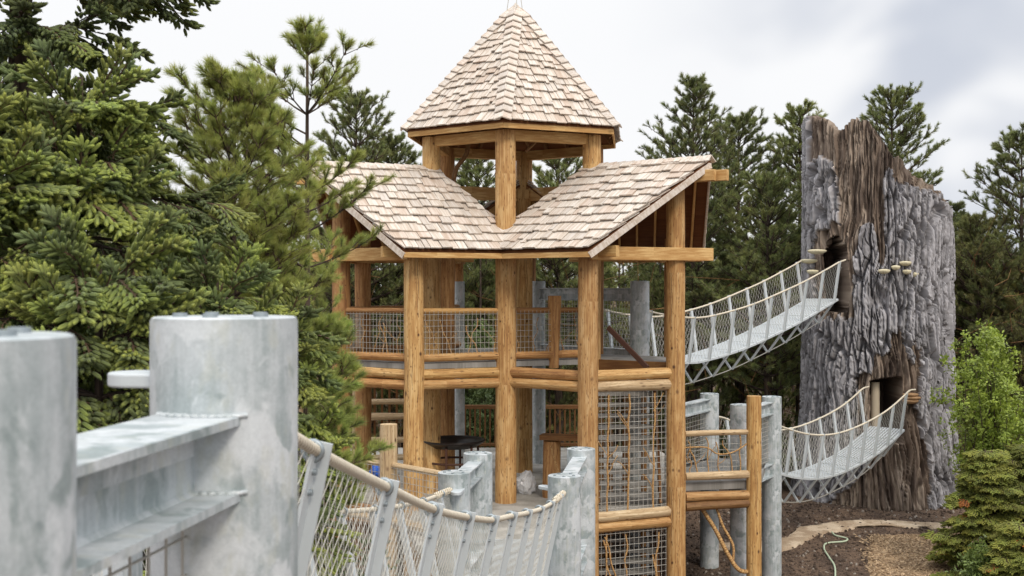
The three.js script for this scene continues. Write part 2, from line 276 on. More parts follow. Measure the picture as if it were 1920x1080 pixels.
// ---------------------------------------------------------------- the timber tower
const XC = .077, DC = 24.2, R6 = 1.85, PHI0 = -6 * Math.PI / 180;
const dirAt = (k) => { const a = PHI0 + k * Math.PI / 3; return [Math.sin(a), -Math.cos(a)]; };        // [X, D] of hexagon direction k: 0 towards the camera, odd = wings
const hexPt = (k, rho, rel) => { const d = dirAt(k); return P(XC + d[0] * rho, rel, DC + d[1] * rho); };
const comb = (k, a, l, b, rel) => { const d = dirAt(k), e = dirAt(l); return P(XC + d[0] * a + e[0] * b, rel, DC + d[1] * a + e[1] * b); };   // a along k + b along l
const FLOOR = -4.08, DECK = -1.40;
const tower = thing('timber_tower', 'log-post viewing tower with cedar shingle roofs and a pointed cupola', 'tower', P(XC, FLOOR, DC));
const column = (p, top, bot, r, mat = M.logA) => part(tower, 'column', logGeo(V3(p.x, EYE + bot, p.z), V3(p.x, EYE + top, p.z), r, r * .95, 20, .035), mat);
const RIDGE = 2.34, EAVE = .66, RHO = 4.42, TT = 2.51;          // roof: ridge and eave height, ridge length, eave offset
const roofAt = (t) => RIDGE - (RIDGE - EAVE) * t / TT;
const GR = -6.05;
// hexagon columns run up into the cupola
for (let k = 0; k < 6; k++) column(hexPt(k, R6, 0), 3.0, k === 3 ? FLOOR - .3 : -6.1, k === 0 ? .205 : .19, k % 2 ? M.logA : k === 0 ? M.logA : M.logB);
// wing columns: inner pair end and tip
for (const k of [1, 5]) {
  const f = k === 1 ? 0 : 0, b = k === 1 ? 2 : 4;
  column(comb(k, R6, f, R6, 0), roofAt(R6) - .1, -6.1, .19, M.logA);
  column(comb(k, R6, b, R6, 0), roofAt(R6) - .1, -6.1, .175, M.logB);
  column(hexPt(k, 2 * R6, 0), RIDGE - .45, -6.1, .185, k === 1 ? M.logA : M.logB);
}
// rear wing: timber on steel posts
for (const p of [comb(3, R6, 4, R6, 0), comb(3, R6, 2, R6, 0), hexPt(3, 2 * R6, 0)]) {
  column(p, p.x > .2 && p.x < 1 ? RIDGE - .3 : roofAt(R6) - .1, .12, .105, M.logB);
  part(tower, 'steel_post', steelPost(p.x, -p.z, .15, -6.0, .135), M.galv, 'galvanised steel post under a timber post');
}
// log beams around the upper deck (two logs on each face) and tie beams below the roof
const faces = { BC: [comb(5, R6, 0, R6, 0), hexPt(0, R6, 0)], AB: [hexPt(5, 2 * R6, 0), comb(5, R6, 0, R6, 0)], CD: [hexPt(0, R6, 0), comb(1, R6, 0, R6, 0)], DE: [comb(1, R6, 0, R6, 0), hexPt(1, 2 * R6, 0)],
  A4: [hexPt(5, 2 * R6, 0), comb(5, R6, 4, R6, 0)], r4: [comb(5, R6, 4, R6, 0), hexPt(4, R6, 0)], E2: [hexPt(1, 2 * R6, 0), comb(1, R6, 2, R6, 0)], r2: [comb(1, R6, 2, R6, 0), hexPt(2, R6, 0)], C1: [hexPt(0, R6, 0), hexPt(1, R6, 0)], V1E: [hexPt(1, R6, 0), hexPt(1, 2 * R6, 0)], w4: [hexPt(4, R6, 0), comb(3, R6, 4, R6, 0)], w2: [hexPt(2, R6, 0), comb(3, R6, 2, R6, 0)] };
const lev = (p, rel) => V3(p.x, EYE + rel, p.z);
function span(f, rel, trimA = .1, trimB = .1, out = 0) { const [a, b] = faces[f], d = b.clone().sub(a).setY(0).normalize(); return [lev(a, rel).addScaledVector(d, trimA), lev(b, rel).addScaledVector(d, -trimB)]; }
const doubleBeam = (f, y1, y2, r, m1, m2) => { const s = span(f, y1), t = span(f, y2); part(tower, 'log_beam', logGeo(s[0], s[1], r, r * .95, 14, .07), m1); part(tower, 'log_beam', logGeo(t[0], t[1], r * .93, r, 14, .08), m2); };
doubleBeam('BC', -1.60, -1.79, .097, M.logA, M.logA); doubleBeam('AB', -1.60, -1.79, .097, M.logA, M.logB); doubleBeam('CD', -1.60, -1.79, .1, M.logB, M.logA); doubleBeam('DE', -1.59, -1.80, .105, M.logA, M.logPale);
for (const f of ['A4', 'r4', 'E2', 'r2']) doubleBeam(f, -1.60, -1.79, .095, M.logB, M.logB);
doubleBeam('DE', -4.17, -4.37, .1, M.logPale, M.logA); doubleBeam('CD', -4.2, -4.4, .095, M.logB, M.logB); doubleBeam('AB', -4.2, -4.4, .095, M.logB, M.logB); doubleBeam('BC', -4.2, -4.4, .095, M.logB, M.logB);
{ const [a, b] = span('V1E', -1.5, .15, .15); part(tower, 'edge_joist', beam(a, b, .06, .2), M.sawnBrown); }
for (const f of ['DE', 'AB', 'E2', 'A4']) { const [a, b] = faces[f], d = b.clone().sub(a).setY(0).normalize(), n = V3(-d.z, 0, d.x); for (const s of [-.2, .2]) part(tower, 'tie_beam', beam(lev(a, .63).addScaledVector(d, f === 'AB' || f === 'A4' ? (f === 'AB' ? -.62 - s * .3 : -.3) : -.05).addScaledVector(n, s), lev(b, .63).addScaledVector(d, f === 'AB' || f === 'A4' || f === 'E2' ? .05 : .62 + s * .3).addScaledVector(n, s), .09, .24), M.sawn); }
for (const f of ['CD', 'BC', 'r4', 'r2', 'w4', 'w2']) { const [a, b] = faces[f], d = b.clone().sub(a).setY(0).normalize(), flip = f === 'BC' ? -1 : 1; const p = lev(a, .66), q = lev(b, .66); if (f === 'BC') p.addScaledVector(d, -.62); else q.addScaledVector(d, .62); part(tower, 'wall_plate', beam(p, q, .12, .2), M.sawn); }
for (const k of [1, 3, 5]) for (const s of [-1, 1]) { const d = dirAt(k), n = [-d[1], d[0]]; const a = hexPt(k, R6 - .2, RIDGE - .27), b = hexPt(k, RHO + .22 + s * .09, RIDGE - .27); for (const v of [a, b]) { v.x += n[0] * .075 * s; v.z -= n[1] * .075 * s; } part(tower, 'ridge_beam', beam(a, b, .1, .2), M.sawn); }
for (const [k, l] of [[3, 4], [2, 3], [1, 2], [4, 5]]) part(tower, 'ring_beam', beam(hexPt(k, R6, 2.06), hexPt(l, R6, 2.06), .14, .28), M.sawn);
for (let k = 0; k < 6; k++) part(tower, 'ring_beam', beam(hexPt(k, R6 - .02, 2.92), hexPt(k + 1, R6 - .02, 2.92), .16, .2), M.sawn);

// upper deck slab: inner hexagon, left wing, rear wing, rear half of the right wing
function slab(pts, top, th) { const s = new THREE.Shape(pts.map((p) => new THREE.Vector2(p.x, -p.z))); const g = new THREE.ExtrudeGeometry(s, { depth: th, bevelEnabled: false }); g.rotateX(-Math.PI / 2); g.translate(0, EYE + top - th, 0); const p = g.attributes.position; sheetUV(g, 2); return g; }
part(tower, 'upper_deck', slab([hexPt(0, R6, 0), hexPt(1, R6, 0), hexPt(1, 2 * R6, 0), comb(1, R6, 2, R6, 0), hexPt(2, R6, 0), comb(3, R6, 2, R6, 0), hexPt(3, 2 * R6, 0), comb(3, R6, 4, R6, 0), hexPt(4, R6, 0), comb(5, R6, 4, R6, 0), hexPt(5, 2 * R6, 0), comb(5, R6, 0, R6, 0)], DECK, .1), M.deckGrey);
part(tower, 'lower_floor', slab([P(-1.5, 0, 18.6), P(1.1, 0, 18.6), P(1.3, 0, 21), comb(1, R6, 0, R6, 0), hexPt(1, 2 * R6, 0), comb(1, R6, 2, R6, 0), P(4.2, 0, 26), P(3.6, 0, 30), P(-4.6, 0, 30), P(-5, 0, 24), hexPt(5, 2 * R6, 0), comb(5, R6, 0, R6, 0), P(-1.8, 0, 20.2)], FLOOR, .12), M.conc);

// rails with wire grid and twigs
function twigPath(r, a, b, wob, n = 5) { const pts = []; for (let i = 0; i <= n; i++) { const p = a.clone().lerp(b, i / n); if (i && i < n) p.add(V3((r() - .5) * wob, (r() - .5) * wob, (r() - .5) * wob * .4)); pts.push(p); } return pts; }
function gridPanel(owner, a, b, lo, hi, sx, sy, rad = .0042) {
  const d = b.clone().sub(a), L = d.length(); d.normalize(); const w = new Sticks(4);
  for (let x = sx * .5; x < L; x += sx) { const p = a.clone().addScaledVector(d, x); w.add(lev(p, lo), lev(p, hi), rad); }
  for (let y = lo + sy * .4; y < hi; y += sy) w.add(lev(a, y), lev(b, y), rad);
  const m = part(owner, 'wire_grid', w.geo(), M.wire); m.userData.kind = 'stuff'; return m;
}
function railing(owner, a, b, rels, seed, mats, opt = {}) {
  const r = rng(seed), d = b.clone().sub(a).setY(0).normalize(); const [top, bot] = rels;
  part(owner, 'handrail_log', logGeo(lev(a, top), lev(b, top), .056, .052, 12, .06), mats[0]);
  part(owner, 'bottom_rail_log', logGeo(lev(a, bot), lev(b, bot), .075, .08, 12, .06), mats[1] ?? mats[0]);
  const n = V3(-d.z, 0, d.x); const off = (p) => p.clone().addScaledVector(n, opt.side ?? .05);
  gridPanel(owner, off(a), off(b), bot, top, .085, .108);
  const L = a.distanceTo(b), cnt = opt.twigs ?? Math.round(L * 3.6);
  for (let i = 0; i < cnt; i++) {
    const x0 = (i + .2 + .6 * r()) / cnt, lean = (r() - .5) * .5; const p0 = a.clone().lerp(b, clamp(x0)), p1 = a.clone().lerp(b, clamp(x0 + lean / L * (.6 + r()), .03, .97));
    const q0 = lev(p0, bot), q1 = lev(p1, lerp(bot, top, .65 + .35 * r())); for (const q of [q0, q1]) q.addScaledVector(n, -.02);
    const t = twigPath(r, q0, q1, .09), g = [tube(t, .008 + .007 * r(), 5, 10)];
    if (r() < .7) { const m = t[2].clone(), e = m.clone().add(d.clone().multiplyScalar((r() < .5 ? -1 : 1) * (.12 + .2 * r()))).add(V3(0, .1 + .2 * r(), 0)); if (e.y < EYE + top) g.push(tube(twigPath(r, m, e, .05, 3), .006, 5, 6)); }
    part(owner, 'twig', join(g), M.twig);
  }
}
const RL = [-.43, -1.29];
railing(tower, ...span('BC', 0, .16, .16), RL, 71, [M.logA]);
railing(tower, ...span('AB', 0, .16, .16), RL, 72, [M.logB]);
railing(tower, ...span('r4', 0, .16, .16), RL, 73, [M.logB]);
railing(tower, ...span('A4', 0, .16, .16), RL, 74, [M.logB]);
railing(tower, ...span('C1', 0, .16, .16), RL, 75, [M.logB], { twigs: 5 });
railing(tower, ...span('w4', 0, .16, .16), RL, 77, [M.logB]);
{ const [a, b] = span('C1', 0), p = a.clone().lerp(b, .56); part(tower, 'rail_post', logGeo(lev(p, -1.55), lev(p, -.15), .10, .135, 14, .05), M.logB); }
// tall wire panels between the two right-hand front columns, with upright sticks
{
  const r = rng(9), [a, b] = span('DE', 0, .22, .2), d = b.clone().sub(a).normalize();
  for (const [lo, hi] of [[-4.08, -1.9], [-6.0, -4.47]]) gridPanel(tower, a, b, lo, hi, .098, .112, .0055);
  for (const x of [.12, .42, .80]) { const p = a.clone().lerp(b, x); part(tower, 'twig', tube(twigPath(r, lev(p, -4.1), lev(p.clone().addScaledVector(d, .03), -1.95), .035, 8), .019, 6, 24), M.twig);
    for (let k = 0; k < 3; k++) { const y = -3.9 + 1.7 * r(), s = r() < .5 ? -1 : 1; part(tower, 'twig', tube(twigPath(r, lev(p, y), lev(p.clone().addScaledVector(d, s * .22), y + .22 + .12 * r()), .05, 3), .008, 5, 6), M.twig); } }
  for (const [x, lean, h] of [[.1, .02, 1.45], [.42, -.05, 1.42], [.8, .12, 1.4], [.26, -.28, 1.35], [.34, -.36, 1.4], [.86, -.1, 1.0]]) { const p = a.clone().lerp(b, x); part(tower, 'twig', tube(twigPath(r, lev(p, -5.95), lev(p.clone().addScaledVector(d, lean), -5.95 + h), .08, 6), .017, 6, 18), M.twig); }
}
// stair inside the right wing, seen through the wire: treads on two stringers with posts
{
  const n = 12, at = (i, X) => P(X, lerp(FLOOR + .2, DECK - .05, i / n), 22.05 + i * .085), low2 = (i, X) => P(X, lerp(-5.95, FLOOR - .2, i / 9), 22.05 + i * .09);
  for (const X of [1.62, 2.78]) { part(tower, 'stair_stringer', beam(at(-.8, X), at(n, X), .05, .2), M.sawnBrown); part(tower, 'stair_stringer', beam(low2(0, X), low2(9, X), .05, .2), M.sawnBrown); }
  for (let i = 0; i < n; i++) part(tower, 'stair_tread', beam(at(i, 1.65), at(i, 2.75), .22, .075), M.deckGrey);
  for (let i = 0; i < 9; i++) part(tower, 'stair_tread', beam(low2(i, 1.65), low2(i, 2.75), .22, .075), M.deckGrey);
  for (const [X, D] of [[1.95, 23.35], [2.25, 23.4], [2.62, 23.3]]) part(tower, 'stair_post', logGeo(P(X, -6, D), P(X, DECK - .12, D), .06, .055, 10), M.logB);
  part(tower, 'stair_handrail', beam(px(1140, 614, 22.6), px(1214, 690, 22.1), .045, .10), M.rust);
}

// --- roofs
const unitWedge = [0, 1, 2, 3].map((k) => {
  const g = new THREE.BoxGeometry(1, 1, 1), p = g.attributes.position, uv = g.attributes.uv, n = g.attributes.normal; g.translate(.5, .5, .5);
  for (let i = 0; i < p.count; i++) { if (p.getY(i) > .5 && p.getZ(i) > .5) p.setZ(i, .12); else if (p.getY(i) < .5 && p.getZ(i) < .5) p.setZ(i, .76); uv.setXY(i, k * .25 + p.getX(i) * .22, k * .37 + p.getY(i) * .8); }
  g.computeVertexNormals(); return g;
});
function clipPoly(poly, a, b) { // keep the left side of a->b
  const out = [], side = (p) => (b[0] - a[0]) * (p[1] - a[1]) - (b[1] - a[1]) * (p[0] - a[0]);
  for (let i = 0; i < poly.length; i++) { const p = poly[i], q = poly[(i + 1) % poly.length], s = side(p), t = side(q); if (s >= 0) out.push(p); if ((s < 0) !== (t < 0)) { const k = s / (s - t); out.push([lerp(p[0], q[0], k), lerp(p[1], q[1], k)]); } }
  return out;
}
const areaOf = (P2) => { let s = 0; for (let i = 0; i < P2.length; i++) { const p = P2[i], q = P2[(i + 1) % P2.length]; s += p[0] * q[1] - q[0] * p[1]; } return s / 2; };
// corner points of a flat roof face (first two along the eave, counter-clockwise seen from outside)
function shingleFace(roof, corners, expo, wmin, wmax, seed, single, drop = .03) {
  const r = rng(seed), o = corners[0], U = corners[1].clone().sub(o).normalize(), N = new THREE.Vector3().crossVectors(U, corners[2].clone().sub(o)).normalize(), V = new THREE.Vector3().crossVectors(N, U);
  let poly = corners.map((c) => { const d = c.clone().sub(o); return [d.dot(U), d.dot(V)]; });
  if (areaOf(poly) < 0) poly = poly.reverse();
  const base = [...poly]; base[0] = [base[0][0], base[0][1]];
  const vmax = Math.max(...poly.map((p) => p[1])), umin = Math.min(...poly.map((p) => p[0])), umax = Math.max(...poly.map((p) => p[0]));
  const inner = poly.map((p) => [p[0], p[1] < .001 ? -drop - .03 : p[1]]);
  const q = new THREE.Quaternion().setFromRotationMatrix(new THREE.Matrix4().makeBasis(U, V, N)), rest = [];
  const th = .092, loc = (u, v, n) => o.clone().addScaledVector(U, u).addScaledVector(V, v).addScaledVector(N, n);
  for (let c = 0, v = -drop; v < vmax - .05; c++, v += expo) {
    let u = umin - .2 - r() * .2;
    while (u < umax + .1) {
      const w = wmin + (wmax - wmin) * Math.pow(r(), 1.2), gap = .006 + .008 * r(), v0 = c === 0 ? v : v + (r() < .45 ? (r() - .5) * .03 : (r() - .5) * .15), L = expo * 2.15, lift = r() * .008, tt = th * (.85 + .3 * r());
      const u0 = u, u1 = u + w - gap; u += w;
      let pl = [[u0, v0], [u1, v0], [u1, v0 + L], [u0, v0 + L]];
      for (let i = 0; i < inner.length; i++) { pl = clipPoly(pl, inner[i], inner[(i + 1) % inner.length]); if (pl.length < 3) break; }
      if (pl.length < 3) continue; const ar = areaOf(pl), full = w * L; if (ar < full * .07 || ar < .004) continue;
      const mat = M.cedar[Math.floor(r() * M.cedar.length)];
      if (single && ar > full * .985) {
        const m = shade(new THREE.Mesh(unitWedge[Math.floor(r() * 4)], mat)); m.name = 'shingle'; m.position.copy(loc(u0, v0, .004 + lift).sub(tower.at)); m.quaternion.copy(q); m.scale.set(u1 - u0, L, tt); roof.add(m);
      } else {
        const pos = [], uv = [], n = pl.length, uo = r(), top = (p) => .004 + lift + tt * (1 - .88 * (p[1] - v0) / L), bt = (p) => .004 + tt * .76 * (1 - (p[1] - v0) / L);
        const tri = (a, b, d) => { for (const [p, z] of [a, b, d]) { const x = loc(p[0], p[1], z); pos.push(x.x, x.y, x.z); uv.push(uo + p[0], p[1]); } };
        for (let i = 1; i + 1 < n; i++) tri([pl[0], top(pl[0])], [pl[i], top(pl[i])], [pl[i + 1], top(pl[i + 1])]);
        for (let i = 0; i < n; i++) { const a = pl[i], b = pl[(i + 1) % n]; tri([a, bt(a)], [b, bt(b)], [b, top(b)]); tri([a, bt(a)], [b, top(b)], [a, top(a)]); }
        const g = new THREE.BufferGeometry(); g.setAttribute('position', new THREE.Float32BufferAttribute(pos, 3)); g.setAttribute('uv', new THREE.Float32BufferAttribute(uv, 2)); g.computeVertexNormals();
        if (single) part(roof, 'shingle', g, mat); else rest.push(g);
      }
    }
  }
  if (rest.length) { const m = part(roof, 'shingles', mergeGeometries(rest), M.cedar[0]); m.userData.kind = 'stuff'; }
  return { o, U, V, N };
}
function plate(corners, th, inward) {   // flat polygon with thickness below it
  const o = corners[0], U = corners[1].clone().sub(o).normalize(), N = new THREE.Vector3().crossVectors(U, corners[2].clone().sub(o)).normalize(), V = new THREE.Vector3().crossVectors(N, U);
  const s = new THREE.Shape(corners.map((c) => { const d = c.clone().sub(o); return new THREE.Vector2(d.dot(U), d.dot(V)); }));
  const g = new THREE.ExtrudeGeometry(s, { depth: th, bevelEnabled: false }); g.translate(0, 0, -th); const p = g.attributes.position, uv = g.attributes.uv; for (let i = 0; i < p.count; i++) uv.setXY(i, p.getX(i) / 1.2, p.getY(i) / .6);
  g.applyMatrix4(new THREE.Matrix4().makeBasis(U, V, N).setPosition(o)); return g;
}
for (const k of [1, 5, 3]) {
  let roof = null;
  for (const l of [(k + 5) % 6, (k + 1) % 6]) {
    const nxt = l === (k + 1) % 6;       // which side of the ridge
    const pt = (a, b) => comb(k, a, l, b, roofAt(b));
    const Pk = pt(RHO, 0), F = pt(RHO - TT, TT), Vb = pt(0, TT), Ci = pt(0, R6), Vi = pt(R6 - .12, 0);
    let cs = nxt ? [F, Vb, Ci, Vi, Pk] : [Vb, F, Pk, Vi, Ci];
    const test = new THREE.Vector3().crossVectors(cs[1].clone().sub(cs[0]), cs[2].clone().sub(cs[0])); if (test.y < 0) cs = [cs[1], cs[0], ...cs.slice(2).reverse()];
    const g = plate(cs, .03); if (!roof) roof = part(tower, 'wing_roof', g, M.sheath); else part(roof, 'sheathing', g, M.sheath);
    const front = (k === 1 && l === 0) || (k === 5 && l === 0);
    shingleFace(roof, cs.map((c) => c.clone().add(V3(0, .012, 0))), .262, .10, .30, 100 + k * 10 + l, front);
    // fascia along eave, rake board, rafters
    const e = (p, dy) => p.clone().add(V3(0, dy, 0));
    part(roof, 'fascia', beam(e(Vb, -.07), e(F, -.07), .035, .10), M.sawn);
    part(roof, 'rake_board', beam(e(F, -.085), e(Pk, -.085), .04, .12), M.cedar[5]);
    for (let a0 = R6 + .18; a0 < RHO - .1; a0 += .42) {   // rafters run parallel to the rake
      const b1 = Math.min(TT - .06, a0 - .1); part(roof, 'rafter', beam(e(pt(a0 - .05, .05), -.10), e(pt(a0 - b1, b1), -.10), .045, .13), M.sawn);
    }
  }
  // ridge caps
  const r = rng(300 + k), d = hexPt(k, 1, 0).sub(hexPt(k, 0, 0)), nn = V3(-d.z, 0, d.x);
  for (let a = R6 + .12; a < RHO; a += .2) for (const s of [-1, 1]) {
    const A = hexPt(k, a, RIDGE + .085 + r() * .008), B2 = hexPt(k, Math.min(a + .26, RHO + .03), RIDGE + .105 + r() * .008); const sl = (RIDGE - EAVE) / (TT * .866);
    const off = nn.clone().multiplyScalar(s * .075).add(V3(0, -.075 * sl, 0)); const up = V3(0, 1, 0).addScaledVector(nn, s * sl).normalize();
    part(roof, 'ridge_cap', beam(A.add(off), B2.add(off), .16 * 1.2, .02, .003, up), M.cedar[Math.floor(r() * 6)]);
  }
}
{ // cupola
  const CE = 3.10, AP = 5.76, RR = 2.36; let roof = null; const ap = P(XC, AP, DC);
  for (let k = 0; k < 6; k++) {
    let cs = [hexPt(k, RR, CE), hexPt(k + 1, RR, CE), ap]; if (new THREE.Vector3().crossVectors(cs[1].clone().sub(cs[0]), cs[2].clone().sub(cs[0])).y < 0) cs = [cs[1], cs[0], cs[2]];
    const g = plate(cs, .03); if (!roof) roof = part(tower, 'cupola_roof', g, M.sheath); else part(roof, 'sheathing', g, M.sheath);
    shingleFace(roof, cs.map((c) => c.clone().add(V3(0, .012, 0))), .215, .075, .24, 200 + k, k === 0 || k === 5);
    part(roof, 'fascia', beam(hexPt(k, RR - .03, CE - .06), hexPt(k + 1, RR - .03, CE - .06), .035, .10), M.sawn);
    for (const t of [.25, .5, .75]) part(roof, 'rafter', beam(hexPt(k, RR - .08, CE - .08).lerp(hexPt(k + 1, RR - .08, CE - .08), t), P(XC, AP - .2, DC).lerp(hexPt(k, .3, AP - .5).lerp(hexPt(k + 1, .3, AP - .5), t), 1), .05, .1), M.sawnBrown);
    // hip caps: two boards per piece
    const r = rng(400 + k), h0 = hexPt(k, RR, CE), L = h0.distanceTo(ap), ax = ap.clone().sub(h0).normalize();
    for (let s = -.03; s < L - .3; s += .2) for (const side of [-1, 1]) {
      const o2 = hexPt(k + side, RR, CE), nrm = new THREE.Vector3().crossVectors(o2.clone().sub(h0), ax).multiplyScalar(side).normalize(); if (nrm.y < 0) nrm.negate();
      const inP = new THREE.Vector3().crossVectors(nrm, ax).normalize(); if (inP.dot(o2.clone().sub(h0)) < 0) inP.negate();
      const A = h0.clone().addScaledVector(ax, s).addScaledVector(nrm, .128 + r() * .01).addScaledVector(inP, .03), B2 = h0.clone().addScaledVector(ax, Math.min(s + .29, L - .02)).addScaledVector(nrm, .080).addScaledVector(inP, .03);
      part(roof, 'hip_cap', beam(A, B2, .19, .024, .003, nrm), M.cedar[Math.floor(r() * 6)]);
    }
  }
  const cone = new THREE.ConeGeometry(.27, .3, 6, 1); cone.rotateY(Math.PI / 6 - PHI0 + Math.PI / 6); cone.translate(XC, EYE + AP - .02, -DC); part(roof, 'peak_cap', cone.toNonIndexed(), M.cedar[0]).geometry.computeVertexNormals();
  // gnarled branches under the cupola
  const r = rng(77);
  for (const [pts, rad] of [[[px(850, 344, 23.6), px(856, 316, 23.6), px(874, 290, 23.7), px(879, 265, 23.7), px(884, 246, 23.8)], .045], [[px(879, 268, 23.7), px(893, 252, 23.8), px(915, 243, 24)], .03], [[px(985, 285, 23), px(1005, 265, 23), px(1012, 250, 23.1), px(1018, 240, 23.2)], .028], [[px(992, 276, 23), px(984, 262, 23), px(975, 244, 23.2)], .02], [[px(1003, 262, 23), px(1030, 250, 23.2), px(1052, 241, 23.5)], .018]]) part(tower, 'gnarled_branch', tube(pts, rad, 8, 20), M.logDark);
}
// lifting wires on the peak
{ const w = new Sticks(5), a = P(XC - .02, 6.9, DC); for (const q of [px(950, 24, 24.1), px(969, 14, 24.0), px(980, 22, 24.1)]) w.add(a, q, .008); solo('lifting_sling', w.geo(), M.wire, 'thin grey lifting wires rising from the cupola peak', 'lifting sling', px(967, 14, 24.1)); }

// ---------------------------------------------------------------- steel portals of the bridges
function boltsOn(owner, X, D, rel, n = 5, rad = .115) { for (let i = 0; i < n; i++) { const a = i / n * 6.2832 + .4, g = new THREE.CylinderGeometry(.021, .021, .011, 6); g.translate(X + Math.cos(a) * rad, EYE + rel + .005, -D + Math.sin(a) * rad); part(owner, 'bolt', g, M.bolt); } }
function lug(owner, X, D, rel, ang, len = .30, w = .085) {     // rounded plate standing out from a post, in plan direction ang (0 = right, + = away)
  const s = new THREE.Shape(); s.moveTo(0, -w); s.lineTo(len - w, -w); s.absarc(len - w, 0, w, -Math.PI / 2, Math.PI / 2); s.lineTo(0, w); s.closePath();
  const h = new THREE.Path(); h.absarc(len - w, 0, w * .36, 0, 6.2832); s.holes.push(h);
  const g = new THREE.ExtrudeGeometry(s, { depth: .028, bevelEnabled: true, bevelSize: .006, bevelThickness: .006, bevelSegments: 2, curveSegments: 14 }); g.rotateX(-Math.PI / 2); g.rotateY(ang); g.translate(X, EYE + rel, -D); part(owner, 'rope_lug', g, M.galvPlain);
}
function iBeam(owner, a, b, w, h, label) { return part(owner, 'i_beam', extrude(iShape(w, h, .022, .02), a, b), M.galv, label); }
function post(owner, X, D, top, bot, label, bolts = 5, r = .203) { const m = part(owner, 'steel_post', steelPost(X, D, top, bot, r), M.galv, label); if (bolts) boltsOn(owner, X, D, top, bolts, r * .6); return m; }
// near portal, beside the camera
const near = thing('bridge_portal', 'two thick galvanised posts with an I-beam, large at the lower left', 'bridge portal', P(-.88, -6, 2.6), 'steel bridge portals');
post(near, -.958, 2.0, -.08, -6.1); post(near, -.81, 3.31, -.08, -6.1);
iBeam(near, P(-.985, -.456, 2.1), P(-.84, -.456, 3.2), .25, .225);
iBeam(near, P(-.985, -1.62, 2.1), P(-.84, -1.62, 3.2), .2, .25);
lug(near, -.84, 3.34, -.275, 3.0, .315, .075); lug(near, -.80, 3.40, -.42, 1.45, .34, .06);
gridPanel(near, P(-1.0, 0, 2.15), P(-.86, 0, 3.15), -1.5, -.57, .1, .1, .004);
for (const rel of [-.340, -.545]) { const q = []; for (let i = 0; i <= 22; i++) { const X = lerp(-.955, -.705, i / 22); q.push(P(X, rel + .0012 * Math.sin(i * 2.7), 3.31 - Math.sqrt(.206 * .206 - (X + .81) ** 2) - .003 * Math.cos(i * 3.1))); } part(near, 'weld_bead', tube(q, .007, 6, 66), M.galv); }
post(near, -1.28, 3.9, -.6, -6.1, null, 0, .05);
// lower portal of the near bridge
const low = thing('bridge_portal', 'four galvanised posts where the near bridge meets the lower floor', 'bridge portal', P(.1, -6, 15.5), 'steel bridge portals');
const PR2 = [.64, 14.35], PR3 = [.985, 16.75], PL2 = [-.72, 14.6], PL3 = [-.475, 16.3];
for (const [x, d] of [PR2, PR3, PL2, PL3]) post(low, x, d, -2.29, -6.1);
for (const [p, q] of [[PR2, PR3], [PL2, PL3]]) for (const [y, h] of [[-2.49, .22], [-3.75, .26]]) iBeam(low, P(lerp(p[0], q[0], .06), y, lerp(p[1], q[1], .06)), P(lerp(p[0], q[0], .95), y, lerp(p[1], q[1], .95)), .2, h);
lug(low, PR2[0] - .05, PR2[1] - .1, -2.47, -2.2 + 4.5, .36, .06); lug(low, PL2[0] + .08, PL2[1] - .1, -2.5, 1.9 - 3.6, .34, .06);
gridPanel(low, P(PR2[0] + .02, 0, PR2[1] + .2), P(PR3[0] - .04, 0, PR3[1] - .2), -3.6, -2.6, .1, .1, .004);
part(low, 'grating_floor', (() => { const w = new Sticks(4); for (let i = 0; i < 46; i++) { const t = i / 45; w.add(P(lerp(-.62, .55, t), -3.97, 14.3), P(lerp(-.42, .95, t), -4.0, 18.55), .007); } for (let d = 14.35; d < 18.55; d += .06) w.add(P(-.62 + (d - 14.3) * .047, -3.975, d), P(.55 + (d - 14.3) * .094, -3.975, d), .006); return w.geo(); })(), M.galvPlain).userData.kind = 'stuff';
part(low, 'floor_plate', slab([P(-.7, 0, 14.3), P(.62, 0, 14.3), P(1.0, 0, 18.5), P(-.45, 0, 18.5)], -4.0, .02), M.deckGrey);
// upper portal behind the tower
const up = thing('bridge_portal', 'grey steel posts and beam behind the tower at upper deck height', 'bridge portal', P(2.2, -6, 25.3), 'steel bridge portals');
const S1 = [2.7, 24.8], S2 = [1.75, 25.85], S3 = [.62, 27.4];
post(up, ...S1, .146, -6.0); post(up, ...S2, .146, -6.0); post(up, ...S3, .16, -6.0, null, 0, .16);
iBeam(up, P(S3[0] + .1, -.14, S3[1] - .13), P(S1[0] - .12, -.14, S1[1] + .15), .2, .28); iBeam(up, P(S3[0] + .1, -1.45, S3[1] - .13), P(S1[0] - .12, -1.45, S1[1] + .15), .2, .3);
gridPanel(up, P(S3[0] + .1, 0, S3[1] - .1), P(S1[0] - .1, 0, S1[1] + .12), -1.3, -.28, .09, .09, .005);
part(up, 'landing', slab([P(.7, 0, 27.3), P(2.75, 0, 24.75), P(2.2, 0, 26.2), P(1.2, 0, 28)], -1.41, .08), M.deckGrey);
